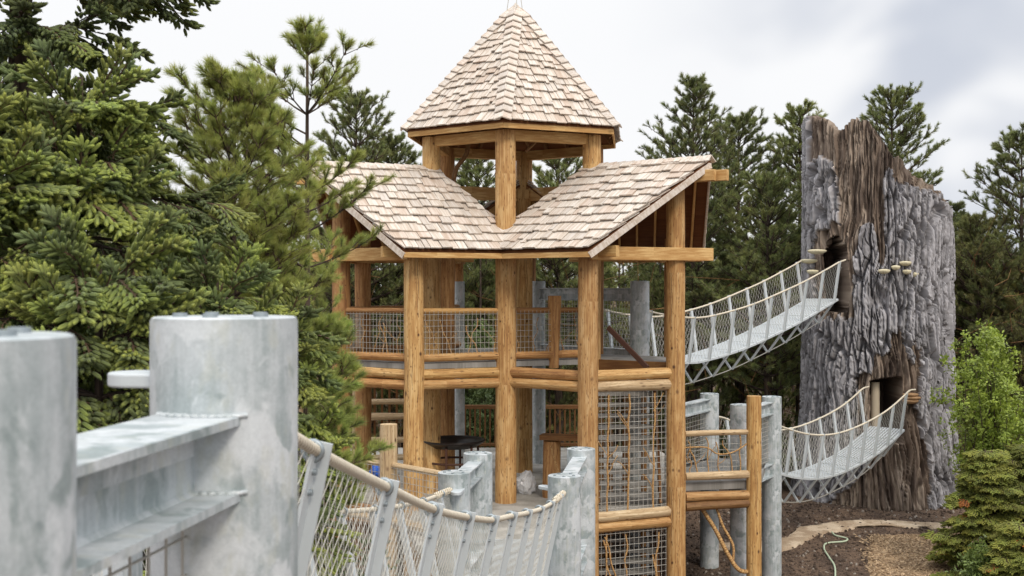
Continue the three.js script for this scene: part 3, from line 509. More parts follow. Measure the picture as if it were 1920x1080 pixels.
// right-hand lower portal
const rl = thing('bridge_portal', 'galvanised posts and I-beams right of the tower, carrying the lower bridge', 'bridge portal', P(4.8, -6, 24.3), 'steel bridge portals');
const Q1 = [4.5, 23.1], Q2 = [5.49, 24.8], Q3 = [4.29, 25.5], Q4 = [3.3, 23.8];
for (const q of [Q1, Q2, Q3, Q4]) post(rl, ...q, -2.29, -6.15);
for (const [p, q] of [[Q1, Q2], [Q4, Q3]]) for (const [y, h] of [[-2.52, .26], [-3.82, .28]]) iBeam(rl, P(lerp(p[0], q[0], .08), y, lerp(p[1], q[1], .08)), P(lerp(p[0], q[0], .93), y, lerp(p[1], q[1], .93)), .2, h);
for (const [p, q] of [[Q1, Q2], [Q4, Q3]]) gridPanel(rl, P(lerp(p[0], q[0], .1), 0, lerp(p[1], q[1], .1)), P(lerp(p[0], q[0], .9), 0, lerp(p[1], q[1], .9)), -3.66, -2.65, .09, .09, .005);
part(rl, 'landing', slab([P(3.0, 0, 22.1), P(4.75, 0, 22.5), P(5.4, 0, 24.9), P(4.3, 0, 25.5), P(3.3, 0, 24)], -3.68, .15), M.deckGrey);
// log rail between the tower and a timber post, right of the tower
const W = P(4.62, 0, 22.4), Ecol = hexPt(1, 2 * R6, 0);
const rf = thing('log_railing', 'log railing with wire grid between the tall corner post and a short timber post', 'railing', P(4.0, -6, 22.3));
part(rf, 'rail_post', logGeo(lev(W, -6.1), lev(W, -2.06), .145, .14, 18, .04), M.logA);
{ const a = Ecol.clone().lerp(W, .12), b = Ecol.clone().lerp(W, .93); railing(rf, a, b, [-2.75, -3.55], 81, [M.logPale], { side: -.06, twigs: 6 });
  part(rf, 'twig', tube([lev(a, -3.0), lev(a.clone().lerp(b, .35), -3.02), lev(a.clone().lerp(b, .5), -3.14), lev(a.clone().lerp(b, .75), -3.12), lev(b, -2.95)], .014, 6, 24), M.twig);
  for (const [y, m] of [[-3.93, M.logA], [-4.11, M.logDark]]) part(rf, 'log_beam', logGeo(lev(a, y), lev(Ecol.clone().lerp(W, .97), y), .09, .085, 14, .08), m);
  part(rf, 'forked_branch', join([tube([lev(W, -5.42).add(V3(-.05, 0, 0)), lev(W, -5.36).add(V3(-.3, 0, .1)), lev(W, -5.05).add(V3(-.52, 0, .1)), lev(W, -4.6).add(V3(-.75, 0, .08)), lev(W, -4.2).add(V3(-1.0, 0, .05))], .042, 8, 28), tube([lev(W, -5.2).add(V3(-.42, 0, .1)), lev(W, -4.9).add(V3(-.42, 0, .12)), lev(W, -4.5).add(V3(-.62, 0, .1)), lev(W, -4.2).add(V3(-.72, 0, .05))], .026, 8, 20)]), M.twig); }

// ---------------------------------------------------------------- suspension bridges
function suspension(o) {
  const g = thing('suspension_bridge', o.label, 'suspension bridge', o.base, 'suspension bridges');
  const prof = (tab, s) => { for (let i = 0; i + 1 < tab.length; i++) if (s <= tab[i + 1][0] || i + 2 === tab.length) { const p0 = tab[Math.max(0, i - 1)], p1 = tab[i], p2 = tab[i + 1], p3 = tab[Math.min(tab.length - 1, i + 2)], t = clamp((s - p1[0]) / (p2[0] - p1[0])), m1 = (p2[1] - p0[1]) / (p2[0] - p0[0] || 1) * (p2[0] - p1[0]), m2 = (p3[1] - p1[1]) / (p3[0] - p1[0] || 1) * (p2[0] - p1[0]); return (2 * t ** 3 - 3 * t * t + 1) * p1[1] + (t ** 3 - 2 * t * t + t) * m1 + (-2 * t ** 3 + 3 * t * t) * p2[1] + (t ** 3 - t * t) * m2; } };
  const [ax, ad] = o.axis, nx = ad, nd = -ax;            // n points to the right-hand / near side
  const at = (s, side, dy) => P(o.start[0] + ax * s + nx * side, prof(o.deck, s) + dy, o.start[1] + ad * s + nd * side);
  const L = o.length, H = o.h, hw = o.hw, rw = o.rw, nodes = []; for (let s = o.first; s < L - .15; s += o.step) nodes.push(s);
  for (const side of [-1, 1]) {
    const pts = []; const over = o.over[side < 0 ? 0 : 1]; for (let s = over[0]; s <= L + over[1] + .001; s += (L + over[1] - over[0]) / 24) pts.push(at(clamp(s, 0, L), side * rw, H).add(V3(ax * (s - clamp(s, 0, L)), 0, -ad * (s - clamp(s, 0, L)))));
    part(g, 'handrail_rope', tube(pts, o.rope, 10, 160), M.rope);
    if (o.knots) for (const s of o.knots[side < 0 ? 0 : 1]) { const k = []; for (let i = 0; i <= 14; i++) { const a = i * 1.3; k.push(at(s + i * .022, side * rw, H).add(V3(Math.cos(a) * .026, Math.sin(a) * .03, Math.sin(a) * .02))); } part(g, 'rope_lashing', tube(k, .016, 6, 60), M.rope); }
    for (const s of nodes) {
      const top = at(s, side * rw, H + .03), foot = at(s, side * hw, 0), out = V3(nx * side, 0, -nd * side), along = V3(ax, 0, -ad), w = o.bar;
      const shp = new THREE.Shape(); shp.moveTo(-w / 2, 0); shp.lineTo(w / 2, 0); shp.lineTo(w / 2, .012); shp.lineTo(-w / 2 + .012, .012); shp.lineTo(-w / 2 + .012, w * .55); shp.lineTo(-w / 2, w * .55); shp.closePath();
      const bar = part(g, 'rail_bar', extrude(shp, foot, top, out), M.galvPlain);
      if (o.detail) {
        const c = at(s, side * (rw - .01), H); const ring = new THREE.TorusGeometry(o.rope + .012, .011, 6, 14); ring.lookAt(along); ring.translate(c.x, c.y, c.z); part(bar, 'rope_clamp', ring, M.bolt);
        for (const q of [.1, .17]) { const bt = new THREE.CylinderGeometry(.012, .012, .03, 6); bt.rotateX(Math.PI / 2); bt.lookAt(out); const pp = top.clone().lerp(foot, q).addScaledVector(out, .012); bt.translate(pp.x, pp.y, pp.z); part(bar, 'bolt', bt, M.bolt); }
      }
      part(g, 'truss_bar', beam(at(s, side * hw, -.02), at(s, side * .02, -o.drop), .045, .045, .004, along), M.galvPlain);
    }
    // diamond netting between rope and deck
    const n = new Sticks(3), k = o.pitch, sk = H * .55;
    for (let s = -sk; s < L; s += k) for (const dir of [-1, 1]) { const pts2 = []; for (let i = 0; i <= 6; i++) { const t = i / 6, ss = dir > 0 ? s + sk * t : s + sk * (1 - t); if (ss < .02 || ss > L - .02) continue; pts2.push(at(ss, side * lerp(hw, rw, t) + .004 * dir, t * H)); } if (pts2.length > 1) n.path(pts2, o.net); }
    part(g, 'netting', n.geo(), M.net).userData.kind = 'stuff';
  }
  const lowPts = []; for (let s = 0; s <= L; s += L / 16) lowPts.push(at(s, 0, -o.drop)); part(g, 'lower_cable', tube(lowPts, .013, 6, 60), M.wire);
  for (let s = 0; s < L - .05; s += o.step) {            // deck panels: bars across and along
    const e = Math.min(L, s + o.step - .02), fr = [];
    for (const side of [-1, 1]) fr.push(beam(at(s, side * hw, -.02), at(e, side * hw, -.02), .03, .05, .003));
    const q = 11; for (let i = 0; i <= q; i++) { const t = i / q * 2 - 1; fr.push(beam(at(s, t * hw * .94, 0), at(e, t * hw * .94, 0), .052, .016, .002)); }
    for (let x = s + .02; x < e; x += .11) fr.push(beam(at(x, -hw, -.018), at(x, hw, -.018), .02, .02, .002));
    part(g, 'deck_panel', join(fr), M.galvPlain);
  }
  return g;
}
// near bridge: its right side starts at the big post
{
  const n0 = Math.hypot(.132, 1), axis = [.132 / n0, 1 / n0];
  const rope = [[3.5, -.36], [4.16, -.577], [5.25, -.895], [6.3, -1.19], [7.5, -1.47], [8.4, -1.66], [9.3, -1.81], [10.3, -1.98], [11.5, -2.17], [12.7, -2.33], [14.1, -2.47]];
  const deck = rope.map(([d, y]) => [(d - 3.45) / axis[1], y - 1.02]); deck.push([10.95, -3.52]);
  const c = [-.81 + .132 * (3.45 - 3.31) - .70 * axis[1], 3.45 + .70 * axis[0]];
  suspension({ label: 'near rope bridge sloping from the big left posts down to the lower floor', base: P(-.7, -3.2, 8.5), start: c, axis, length: 10.8, deck, h: 1.02, hw: .48, rw: .70, step: 1.06, first: .72, drop: .6, bar: .095, rope: .022, net: .0018, pitch: .075, over: [[-.05, .05], [-.05, .02]], detail: true, knots: [[9.9, 10.25, 10.6], [9.7, 10.1, 10.5]] });
}
suspension({ label: 'upper rope bridge rising from the tower to the high doorway of the stump', base: P(5.3, -1.2, 27.9), start: [2.28, 25.28], axis: [.745, .667], length: 7.75, deck: [[0, -1.45], [1, -1.6], [2, -1.66], [3, -1.55], [4, -1.37], [5, -1.12], [6, -.85], [7, -.53], [7.75, -.28]], h: 1.0, hw: .46, rw: .62, step: .72, first: .35, drop: .55, bar: .075, rope: .021, net: .0026, pitch: .11, over: [[-.1, .35], [-.1, .1]], knots: [[.0], [.05]] });
suspension({ label: 'lower rope bridge sagging from the right posts to the low doorway of the stump', base: P(7.4, -4, 27.6), start: [4.95, 25.2], axis: [.728, .685], length: 6.1, deck: [[0, -3.78], [.8, -4.02], [1.6, -4.2], [2.4, -4.28], [3.2, -4.25], [4.2, -4.1], [5.1, -3.88], [6.1, -3.5]], h: .98, hw: .46, rw: .62, step: .62, first: .3, drop: .6, bar: .075, rope: .021, net: .0026, pitch: .11, over: [[-.1, .2], [-.1, .25]] });

// ---------------------------------------------------------------- things on and around the lower floor
{ // log railing left of the near landing
  const g = thing('log_railing', 'pale log railing with wire and twigs left of the near landing', 'railing', P(-2.1, -6, 20));
  const a = P(-3.35, 0, 21.0), b = P(-2.1, 0, 20.0), c = P(-1.05, 0, 18.9);
  part(g, 'rail_post', logGeo(lev(b, -6.1), lev(b, -2.32), .16, .15, 18, .06), M.logPale);
  railing(g, a, b, [-3.0, -3.95], 91, [M.logPale], { twigs: 5 }); railing(g, b, c, [-3.02, -3.95], 92, [M.logPale], { twigs: 5 });
  part(g, 'rail_post', logGeo(lev(a, -6.1), lev(a, -2.2), .12, .115, 14, .06), M.logPale);
}
{ // log fence behind the left wing
  const g = thing('log_fence', 'log post and rail fence behind the left wing at ground level', 'fence', P(-3.4, -4.1, 27));
  for (const x of [-4.9, -3.55, -2.35]) part(g, 'fence_post', logGeo(P(x, -6, 27), P(x, x < -4.5 ? -2.7 : -1.7, 27), .13, .12, 12), M.logPale);
  for (const y of [-2.2, -2.62, -2.95, -3.5, -3.9]) for (const [x0, x1] of [[-4.9, -3.55], [-3.55, -2.35]]) part(g, 'fence_rail', logGeo(P(x0, y, 26.95), P(x1, y + .02, 26.95), .065 + .03 * (y === -2.95), .07, 10), M.logPale);
  for (let x = -4.7; x < -2.4; x += .17) part(g, 'baluster', beam(P(x, -3.95, 27.1), P(x, -2.2, 27.1), .05, .05, .004, V3(0, 0, 1)), M.sawnBrown);
}
{ // balustrade at the back edge of the lower floor
  const g = thing('wooden_balustrade', 'brown timber balustrade at the back edge of the lower floor', 'balustrade', P(.2, FLOOR, 29.4));
  for (const [y, w] of [[-2.98, .1], [-3.92, .07]]) part(g, 'rail', beam(P(-1.6, y, 29.4), P(2.1, y, 29.4), .1, w), M.sawnBrown);
  for (let x = -1.55; x < 2.1; x += .125) part(g, 'baluster', beam(P(x, -4.0, 29.4), P(x, -3.0, 29.4), .04, .04, .003, V3(0, 0, 1)), M.sawnBrown);
  for (const x of [-1.6, .55, 2.1]) part(g, 'post', beam(P(x, FLOOR, 29.45), P(x, -2.9, 29.45), .1, .1, .005, V3(0, 0, 1)), M.sawnBrown);
}
{ // dark round bowl table
  const c = px(850, 850, 23.6), g = thing('round_table', 'dark round shallow bowl table standing between the columns', 'table', P(c.x, FLOOR, 23.6));
  const lathe = (pts, y) => { const l = new THREE.LatheGeometry(pts.map(([a, b]) => new THREE.Vector2(a, b)), 36); l.translate(c.x, EYE + y, -23.6); return l; };
  part(g, 'bowl', lathe([[.001, -.05], [.45, -.03], [.6, .06], [.64, .08], [.645, .055], [.6, .02], [.45, -.075], [.001, -.09]], -3.12), M.black);
  part(g, 'ring', lathe([[.5, 0], [.53, 0], [.53, .04], [.5, .04], [.5, 0]], -3.5), M.rust);
  for (let i = 0; i < 6; i++) { const a = i * 1.047 + .3; part(g, 'leg', beam(P(c.x + Math.cos(a) * .515, FLOOR, 23.6 + Math.sin(a) * .515), P(c.x + Math.cos(a) * .515, -3.16, 23.6 + Math.sin(a) * .515), .045, .045, .004, V3(1, 0, 0)), M.rust); }
}
{ // log counter
  const c = px(1034, 850, 22.9), g = thing('log_counter', 'short log stump with a brown plank top beside the right front column', 'counter', P(c.x, FLOOR, 22.9));
  part(g, 'stump', logGeo(P(c.x, FLOOR, 22.9), P(c.x, -2.98, 22.9), .18, .17, 16, .06), M.logB);
  part(g, 'plank_top', beam(P(c.x - .2, -2.9, 22.9), P(c.x + .62, -2.9, 22.7), .34, .1), M.sawnBrown);
  part(g, 'vine', tube([P(c.x - .02, -3.05, 22.7), P(c.x + .08, -3.4, 22.66), P(c.x + .22, -3.75, 22.64), P(c.x + .4, FLOOR + .02, 22.6)], .015, 6, 20), M.twig);
  solo('log_round', logGeo(P(c.x + .32, FLOOR, 21.9), P(c.x + .32, FLOOR + .35, 21.9), .2, .2, 16, .06), M.logPale, 'low cut log round on the floor beside the log counter', 'log round', P(c.x + .32, FLOOR, 21.9));
}
function crumple(c, sx, sy, sz, seed, amp = .35) { const g = new THREE.IcosahedronGeometry(1, 5), p = g.attributes.position; for (let i = 0; i < p.count; i++) { const x = p.getX(i), y = p.getY(i), z = p.getZ(i), f = 1 + amp * (Math.abs(fbm(x * 2.2 + seed, y * 2.2, z * 2.2 + 9, 4) - .5) * 3 - .5); p.setXYZ(i, c.x + x * f * sx, c.y + Math.max(-.75, y * f) * sy, c.z + z * f * sz); } g.computeVertexNormals(); return g; }
{ const c = px(986, 882, 23.3); c.y = EYE + FLOOR + .19; solo('plastic_bag', crumple(c, .2, .26, .2, 3), new THREE.MeshPhysicalMaterial({ color: 0xf2f3f5, roughness: .35, transmission: .35, thickness: 0 }), 'crumpled translucent white plastic bag behind the centre column', 'plastic bag', P(c.x, FLOOR, 23.3)); }
{ const c = px(706, 886, 20.9); solo('blue_bag', crumple(c, .14, .14, .12, 8), new THREE.MeshStandardMaterial({ color: 0x1d5fc4, roughness: .5 }), 'small blue bag behind the pale log railing', 'bag', c.clone().add(V3(0, -.1, 0))); }
// garden hose
{ const pts = [[1560, 1000], [1566, 1006], [1588, 1012], [1585, 1017], [1550, 1021], [1545, 1030], [1555, 1048], [1564, 1062], [1566, 1082], [1560, 1110]].map(([x, y]) => { let D = 27; for (let i = 0; i < 12; i++) { const X = (x - 960) / 2200 * D; D = -groundRel(X, D) * 2200 / (y - 540); } const X = (x - 960) / 2200 * D; return P(X, groundRel(X, D) + .03, D); }); solo('garden_hose', tube(pts, .021, 8, 90), new THREE.MeshStandardMaterial({ color: 0xbcc9ae, roughness: .5 }), 'pale green garden hose lying on the dark soil', 'hose', pts[5].clone()); }

// ---------------------------------------------------------------- the hollow stump tower
{
  const SX = 9.92, SD = 32, base = P(SX, groundRel(SX, 30), SD);
  const stump = thing('hollow_stump', 'giant grey-barked hollow tree stump with two doorways', 'tree stump', base);
  const inPoly = (poly, x, y) => { let c = false; for (let i = 0, j = poly.length - 1; i < poly.length; j = i++) { const [xi, yi] = poly[i], [xj, yj] = poly[j]; if ((yi > y) !== (yj > y) && x < (xj - xi) * (y - yi) / (yj - yi) + xi) c = !c; } return c; };
  const woodPoly = [
    [[1490, 180], [1512, 290], [1522, 305], [1545, 296], [1562, 300], [1566, 345], [1582, 375], [1580, 420], [1540, 428], [1528, 455], [1525, 505], [1535, 600], [1600, 600], [1602, 530], [1604, 470], [1612, 440], [1612, 425], [1622, 415], [1640, 430], [1648, 470], [1644, 490], [1652, 493], [1660, 480], [1656, 430], [1655, 330], [1668, 318], [1690, 345], [1740, 362], [1775, 378], [1775, 330], [1700, 180]],
    [[1683, 610], [1690, 640], [1703, 670], [1712, 690], [1716, 645], [1722, 640], [1720, 700], [1716, 760], [1730, 800], [1738, 870], [1745, 1000], [1555, 1000], [1570, 930], [1605, 900], [1635, 860], [1612, 830], [1612, 760], [1604, 708], [1625, 700], [1636, 706], [1638, 668], [1668, 662], [1672, 640]]];
  const doorA = [[1546, 585], [1545, 480], [1552, 453], [1567, 441], [1582, 456], [1592, 490], [1594, 560], [1588, 585]], doorB = [[1631, 832], [1632, 716], [1650, 711], [1690, 707], [1694, 760], [1693, 832]];
  const top = [[-2.3, 208], [-2.0, 205], [-1.75, 217], [-1.6, 236], [-1.4, 238], [-1.2, 222], [-.9, 226], [-.65, 236], [-.4, 262], [-.15, 290], [.2, 305], [.5, 328], [.8, 338], [1.1, 350], [1.4, 366], [1.75, 378], [2.0, 402], [2.3, 415]];
  const topRel = (x) => { for (let i = 0; i + 1 < top.length; i++) if (x <= top[i + 1][0]) { const t = clamp((x - top[i][0]) / (top[i + 1][0] - top[i][0])); return (540 - lerp(top[i][1], top[i + 1][1], t)) / 2200 * 30.6; } return 1.7; };
  const worley = (x, y) => { const xi = Math.floor(x), yi = Math.floor(y); let d1 = 9, d2 = 9, id = 0; for (let p = -1; p <= 1; p++) for (let q = -1; q <= 1; q++) { const X = xi + p, Y = yi + q, dx = X + .15 + .7 * h3(X, Y, 5) - x, dy = Y + .05 + .9 * h3(X, Y, 9) - y, d = Math.hypot(dx, dy * .8); if (d < d1) { d2 = d1; d1 = d; id = h3(X, Y, 3); } else if (d < d2) d2 = d; } return [d2 - d1, id]; };
  const NA = 700, NH = 430, NI = 26, pos = [], col = [], idx = []; const bot = groundRel(SX, 30) - .3;
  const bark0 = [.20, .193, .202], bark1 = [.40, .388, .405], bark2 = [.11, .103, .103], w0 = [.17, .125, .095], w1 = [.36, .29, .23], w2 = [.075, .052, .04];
  const put = (x, rel, z, c) => { pos.push(SX + x, EYE + rel, -SD + z); col.push(...c); };
  const hTop = (a) => { const x = Math.sin(a) * 2.0, z = Math.cos(a) * 2.0; let h = topRel(x) + (z < 0 ? .28 * smooth(0, -1, z) * smooth(-.8, .8, x) : 0); h += (Math.abs(fbm(a * 9, 3.3, 0, 3) - .5) * -.3) + (vnoise(a * 34, 8) - .5) * .12; return h; };
  for (let j = 0; j <= NH + NI; j++) for (let i = 0; i <= NA; i++) {
    const a = (i === NA ? 0 : i) / NA * 6.28318, H = hTop(a), inside = j > NH;
    const tv = Math.min(1, j / NH), rel = inside ? H - ((j - NH) / NI) * 2.6 : lerp(bot, H, tv);
    const flare = .22 * Math.pow(clamp(1 - (rel + 5.6) / 3.2), 2) + .06 * smooth(3, -2, rel) - .05 * smooth(1.5, 4, rel);
    let R = 1.84 + flare + (fbm(Math.sin(a) * 1.4 + 5, Math.cos(a) * 1.4, rel * .22, 3) - .5) * .28;
    const x0 = Math.sin(a) * R, z0 = Math.cos(a) * R, sc = 2200 / (SD - z0), X = 960 + (SX + x0) * sc, Y = 540 - rel * sc;
    const jx = (fbm(a * 14, rel * 1.6, 3, 3) - .5) * 22, jy = (fbm(a * 12, rel * 1.3, 8, 3) - .5) * 34;
    const isWood = z0 > .2 && (inPoly(woodPoly[0], X + jx, Y + jy) || inPoly(woodPoly[1], X + jx, Y + jy));
    const wx = a * 2 + (fbm(a * 3, rel * 1.1, 6, 3) - .5) * .55;
    if (inside) { R -= .12 + .35 * Math.min(1, (j - NH) / 5) + .1 * vnoise(a * 20, rel * 3); put(Math.sin(a) * R, rel, Math.cos(a) * R, mix3(w0, w1, fbm(a * 30, rel * 2, 1, 3))); continue; }
    let c, disp;
    if (!isWood) {
      const bx = a * 2 + (fbm(a * 3, rel * .9, 6, 3) - .5) * .35, ry = rel + (fbm(a * 6, rel * .9, 31, 2) - .5) * .9, A1 = worley(bx * 4.3, ry * .62), A2 = worley(bx * 9.5, ry * 1.7 + 40), fine = fbm(bx * 30, rel * 14, 9, 3);
      disp = .27 * smooth(.03, .17, A1[0]) + .10 * smooth(.02, .15, A2[0]) + .045 * (fine - .5) + .05 * (A1[1] - .5) + .04 * (A2[1] - .5) - .235;
      const n = fbm(a * 9, rel * 2.6, 4, 4), f = fbm(a * 40, rel * 16, 14, 3); c = mix3(bark0, bark1, smooth(.30, .66, n * .3 + f * .35 + A2[1] * .2 + A1[1] * .15)); c = mix3(c, bark2, smooth(.60, .75, fbm(a * 26, rel * 3, 21, 3)) * .6);
    } else {
      const sx = a * 2 + (fbm(a * 3, rel * .9, 6, 2) - .5) * .3, fib = fbm(sx * 11, rel * .4, 12, 4), A1 = worley(sx * 8, rel * .6 + 9), cr = smooth(.004, .06, Math.abs(fbm(sx * 9, rel * .35, 44, 3) - .5));
      disp = -.2 + .14 * cr + .22 * (fib - .5) + .09 * smooth(0, .3, A1[0]) + .07 * (fbm(wx * 34, rel * 1.8, 13, 3) - .5);
      const n = fbm(wx * 16, rel * .8, 16, 4), f = fbm(wx * 60, rel * 3, 18, 3); c = mix3(w0, w1, smooth(.40, .66, n * .45 + f * .3 + A1[1] * .25)); c = mix3(c, w2, smooth(.50, .66, fbm(wx * 11, rel * 1.0, 22, 4)) * .85);
    }
    if (rel > H - .5 && isWood) disp += .05 * (vnoise(a * 60, 2) - .5);
    R += disp; let x = Math.sin(a) * R, z = Math.cos(a) * R;
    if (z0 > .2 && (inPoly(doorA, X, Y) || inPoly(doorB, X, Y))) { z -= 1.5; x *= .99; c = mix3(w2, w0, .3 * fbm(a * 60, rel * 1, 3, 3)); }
    put(x, rel, z, c);
  }
  const w = NA + 1; for (let j = 0; j < NH + NI; j++) for (let i = 0; i < NA; i++) { const k = j * w + i; idx.push(k, k + 1, k + w, k + 1, k + w + 1, k + w); }
  { const c = pos.length / 3; put(0, topRel(0) - 2.4, 0, w2); for (let i = 0; i < NA; i++) idx.push((NH + NI) * w + i, (NH + NI) * w + i + 1, c); }
  const g = new THREE.BufferGeometry(); g.setAttribute('position', new THREE.Float32BufferAttribute(pos, 3)); g.setAttribute('color', new THREE.Float32BufferAttribute(col, 3)); g.setIndex(idx); g.computeVertexNormals();
  part(stump, 'trunk', g, new THREE.MeshStandardMaterial({ vertexColors: true, roughness: .95, side: THREE.DoubleSide }), 'weathered grey bark over torn brown wood');
  // bracket fungi
  const fun = new THREE.MeshStandardMaterial({ color: 0xcfc6a8, roughness: .8 }), funB = new THREE.MeshStandardMaterial({ color: 0x9a7a58, roughness: .85 });
  const zAt = (x) => Math.sqrt(Math.max(.1, 2.05 * 2.05 - x * x));
  for (const [x, y, r0, m] of [[1531, 470, .24, fun], [1516, 488, .22, fun], [1523, 508, .15, fun], [1657, 507, .15, fun], [1679, 500, .11, fun], [1697, 492, .15, fun], [1700, 508, .11, fun], [1714, 513, .11, fun], [1706, 739, .2, funB], [1708, 745, .23, funB], [1706, 751, .2, funB]]) {
    const lx = (x - 1642) / 70, z = zAt(lx), s = new THREE.SphereGeometry(1, 20, 10), p = s.attributes.position;
    for (let i = 0; i < p.count; i++) { const yy = p.getY(i), wob = 1 + .1 * Math.sin(Math.atan2(p.getZ(i), p.getX(i)) * 5); p.setXYZ(i, p.getX(i) * r0 * wob, yy * (yy > 0 ? .035 : .09), p.getZ(i) * r0 * .9 * wob); } s.computeVertexNormals();
    const D = SD - z - .06; s.translate((x - 960) / 2200 * D, EYE + (540 - y) / 2200 * D, -D); part(stump, 'bracket_fungus', s, m);
  }
  // pillar and steps inside the lower doorway
  { const c = px(1641, 770, 30.55); part(stump, 'pillar', logGeo(V3(c.x, EYE - 4.05, c.z), V3(c.x, EYE - 2.45, c.z), .12, .11, 14, .02), new THREE.MeshStandardMaterial({ color: 0xb8ab96, roughness: .8 })); for (let i = 0; i < 4; i++) part(stump, 'inner_step', beam(P(10.02, -3.9 + i * .22, 30.6 + i * .2), P(10.75, -3.9 + i * .22, 30.6 + i * .2), .22, .04), M.deckGrey); }
}

// ---------------------------------------------------------------- foliage
const white = lin(1, 1, 1);
class Leaf { // triangles with vertex colours
  constructor() { this.p = []; this.c = []; this.n = []; }
  needle(o, d, len, wid, side, c0, c1) { const a = o.clone().addScaledVector(side, wid / 2), b = o.clone().addScaledVector(side, -wid / 2), t = o.clone().addScaledVector(d, len); this.p.push(a.x, a.y, a.z, b.x, b.y, b.z, t.x, t.y, t.z); this.c.push(...c0, ...c0, ...c1); }
  blade(o, d, len, wid, side, c) { const m = o.clone().addScaledVector(d, len * .5), a = m.clone().addScaledVector(side, wid / 2), b = m.clone().addScaledVector(side, -wid / 2), t = o.clone().addScaledVector(d, len); for (const v of [o, a, t, o, t, b]) this.p.push(v.x, v.y, v.z); for (let i = 0; i < 6; i++) this.c.push(...c); }
  stick(a, b, r, c) { const m = basis(b.clone().sub(a)).elements; for (let i = 0; i < 3; i++) { const f = (k) => { const an = k * 2.0944, x = Math.cos(an) * r, z = Math.sin(an) * r; return V3(m[0] * x + m[8] * z, m[1] * x + m[9] * z, m[2] * x + m[10] * z); }; const p = f(i), q = f(i + 1), A = a.clone().add(p), B = a.clone().add(q), C = b.clone().add(p), D = b.clone().add(q); for (const v of [A, B, C, B, D, C]) this.p.push(v.x, v.y, v.z); for (let k = 0; k < 6; k++) this.c.push(...c); } }
  geo() { const g = new THREE.BufferGeometry(); g.setAttribute('position', new THREE.Float32BufferAttribute(this.p, 3)); g.setAttribute('color', new THREE.Float32BufferAttribute(this.c, 3)); g.computeVertexNormals(); return g; }
}
const randDir = (r) => { const z = r() * 2 - 1, a = r() * 6.2832, s = Math.sqrt(1 - z * z); return V3(s * Math.cos(a), s * Math.sin(a), z); };
function brush(L, r, a, b, n, len, wid, fwd, c0, c1, tip) {   // needles all round a shoot from a to b
  const d = b.clone().sub(a), len0 = d.length(); d.normalize();
  for (let i = 0; i < n; i++) { const t = Math.pow(i / n, .85), o = a.clone().addScaledVector(d, t * len0); let q = randDir(r); q.addScaledVector(d, -q.dot(d)).normalize(); const dir = q.clone().addScaledVector(d, fwd + (t > .9 ? 1 : 0)).normalize(); const side = new THREE.Vector3().crossVectors(dir, randDir(r)).normalize(); const k = clamp(t * 1.1 - .1 + (r() - .5) * .3), c = mix3(c0, tip ?? c0, k * .8); L.needle(o, dir, len * (.8 + .4 * r()), wid, side, c, mix3(c, c1, .6)); }
}
// spruce spray: x = growth direction, about 0.32 m long, set with short stubby shoots
function spruceSpray(seed, c0, c1, tip) {
  const r = rng(seed), L = new Leaf(), bark = [.10, .06, .035];
  const ax = (t) => V3(t * .30, -.05 * t * t + .012 * Math.sin(t * 5), .015 * Math.sin(t * 4 + seed));
  for (let i = 0; i < 3; i++) L.stick(ax(i / 3), ax((i + 1) / 3), .005, bark);
  const shoot = (o, d, ln) => {                        // plump finger: tapered core with needles
    const m = basis(d), e = m.elements, ks = 6, rings = [[0, .006], [.2, .0115], [.72, .0115], [.93, .0075], [1, .001]], v = rings.map(([t, q]) => { const row = []; for (let k = 0; k < ks; k++) { const an = k / ks * 6.2832, x = Math.cos(an) * q, z = Math.sin(an) * q; row.push(V3(o.x + d.x * t * ln + e[0] * x + e[8] * z, o.y + d.y * t * ln + e[1] * x + e[9] * z, o.z + d.z * t * ln + e[2] * x + e[10] * z)); } return row; });
    for (let s = 0; s < 4; s++) for (let k = 0; k < ks; k++) { const A = v[s][k], B = v[s][(k + 1) % ks], C = v[s + 1][k], D = v[s + 1][(k + 1) % ks], cc = mix3(c0, tip, s / 4), cd = mix3(c0, tip, (s + 1) / 4); for (const [p, q] of [[A, cc], [C, cd], [B, cc], [B, cc], [C, cd], [D, cd]]) { L.p.push(p.x, p.y, p.z); L.c.push(...q); } }
    brush(L, r, o.clone().addScaledVector(d, ln * .1), o.clone().addScaledVector(d, ln), 46, .0155, .0048, .75, c0, c1, tip);
  };
  for (let i = 0; i < 12; i++) { const t = .1 + i * .076, s = i % 2 ? 1 : -1, o = ax(t), w = .11 * (1 - .55 * t), d = V3(.7, -.25 + .35 * (r() - .4), s * (.75 + .35 * r())).normalize(), e = o.clone().addScaledVector(d, w * (.5 + .6 * r())); L.stick(o, e, .003, bark); shoot(e, d.clone().add(V3(.25, .12, 0)).normalize(), .055 + .025 * r()); shoot(o.clone().lerp(e, .35), d.clone().add(V3(.9, .25 * (r() - .2), -s * .25)).normalize(), .045 + .025 * r()); if (r() < .7) shoot(o.clone().lerp(e, .6), d.clone().add(V3(-.1, -.5 - .3 * r(), s * .3)).normalize(), .05 + .02 * r()); }
  shoot(ax(.92), V3(.95, .12, .05).normalize(), .075); shoot(ax(.85), V3(.8, .3, .3).normalize(), .06); shoot(ax(.85), V3(.8, .1, -.4).normalize(), .06);
  return L.geo();
}
const spruceMat = new THREE.MeshPhysicalMaterial({ vertexColors: true, roughness: .95, transmission: .12, thickness: 0, side: THREE.DoubleSide });
const foliageMat = new THREE.MeshPhysicalMaterial({ vertexColors: true, roughness: .95, transmission: .3, thickness: 0, side: THREE.DoubleSide });
const spruceGeo = [spruceSpray(1, [.095, .13, .042], [.16, .20, .065], [.35, .40, .08]), spruceSpray(2, [.075, .105, .038], [.115, .15, .055], [.18, .225, .065])];
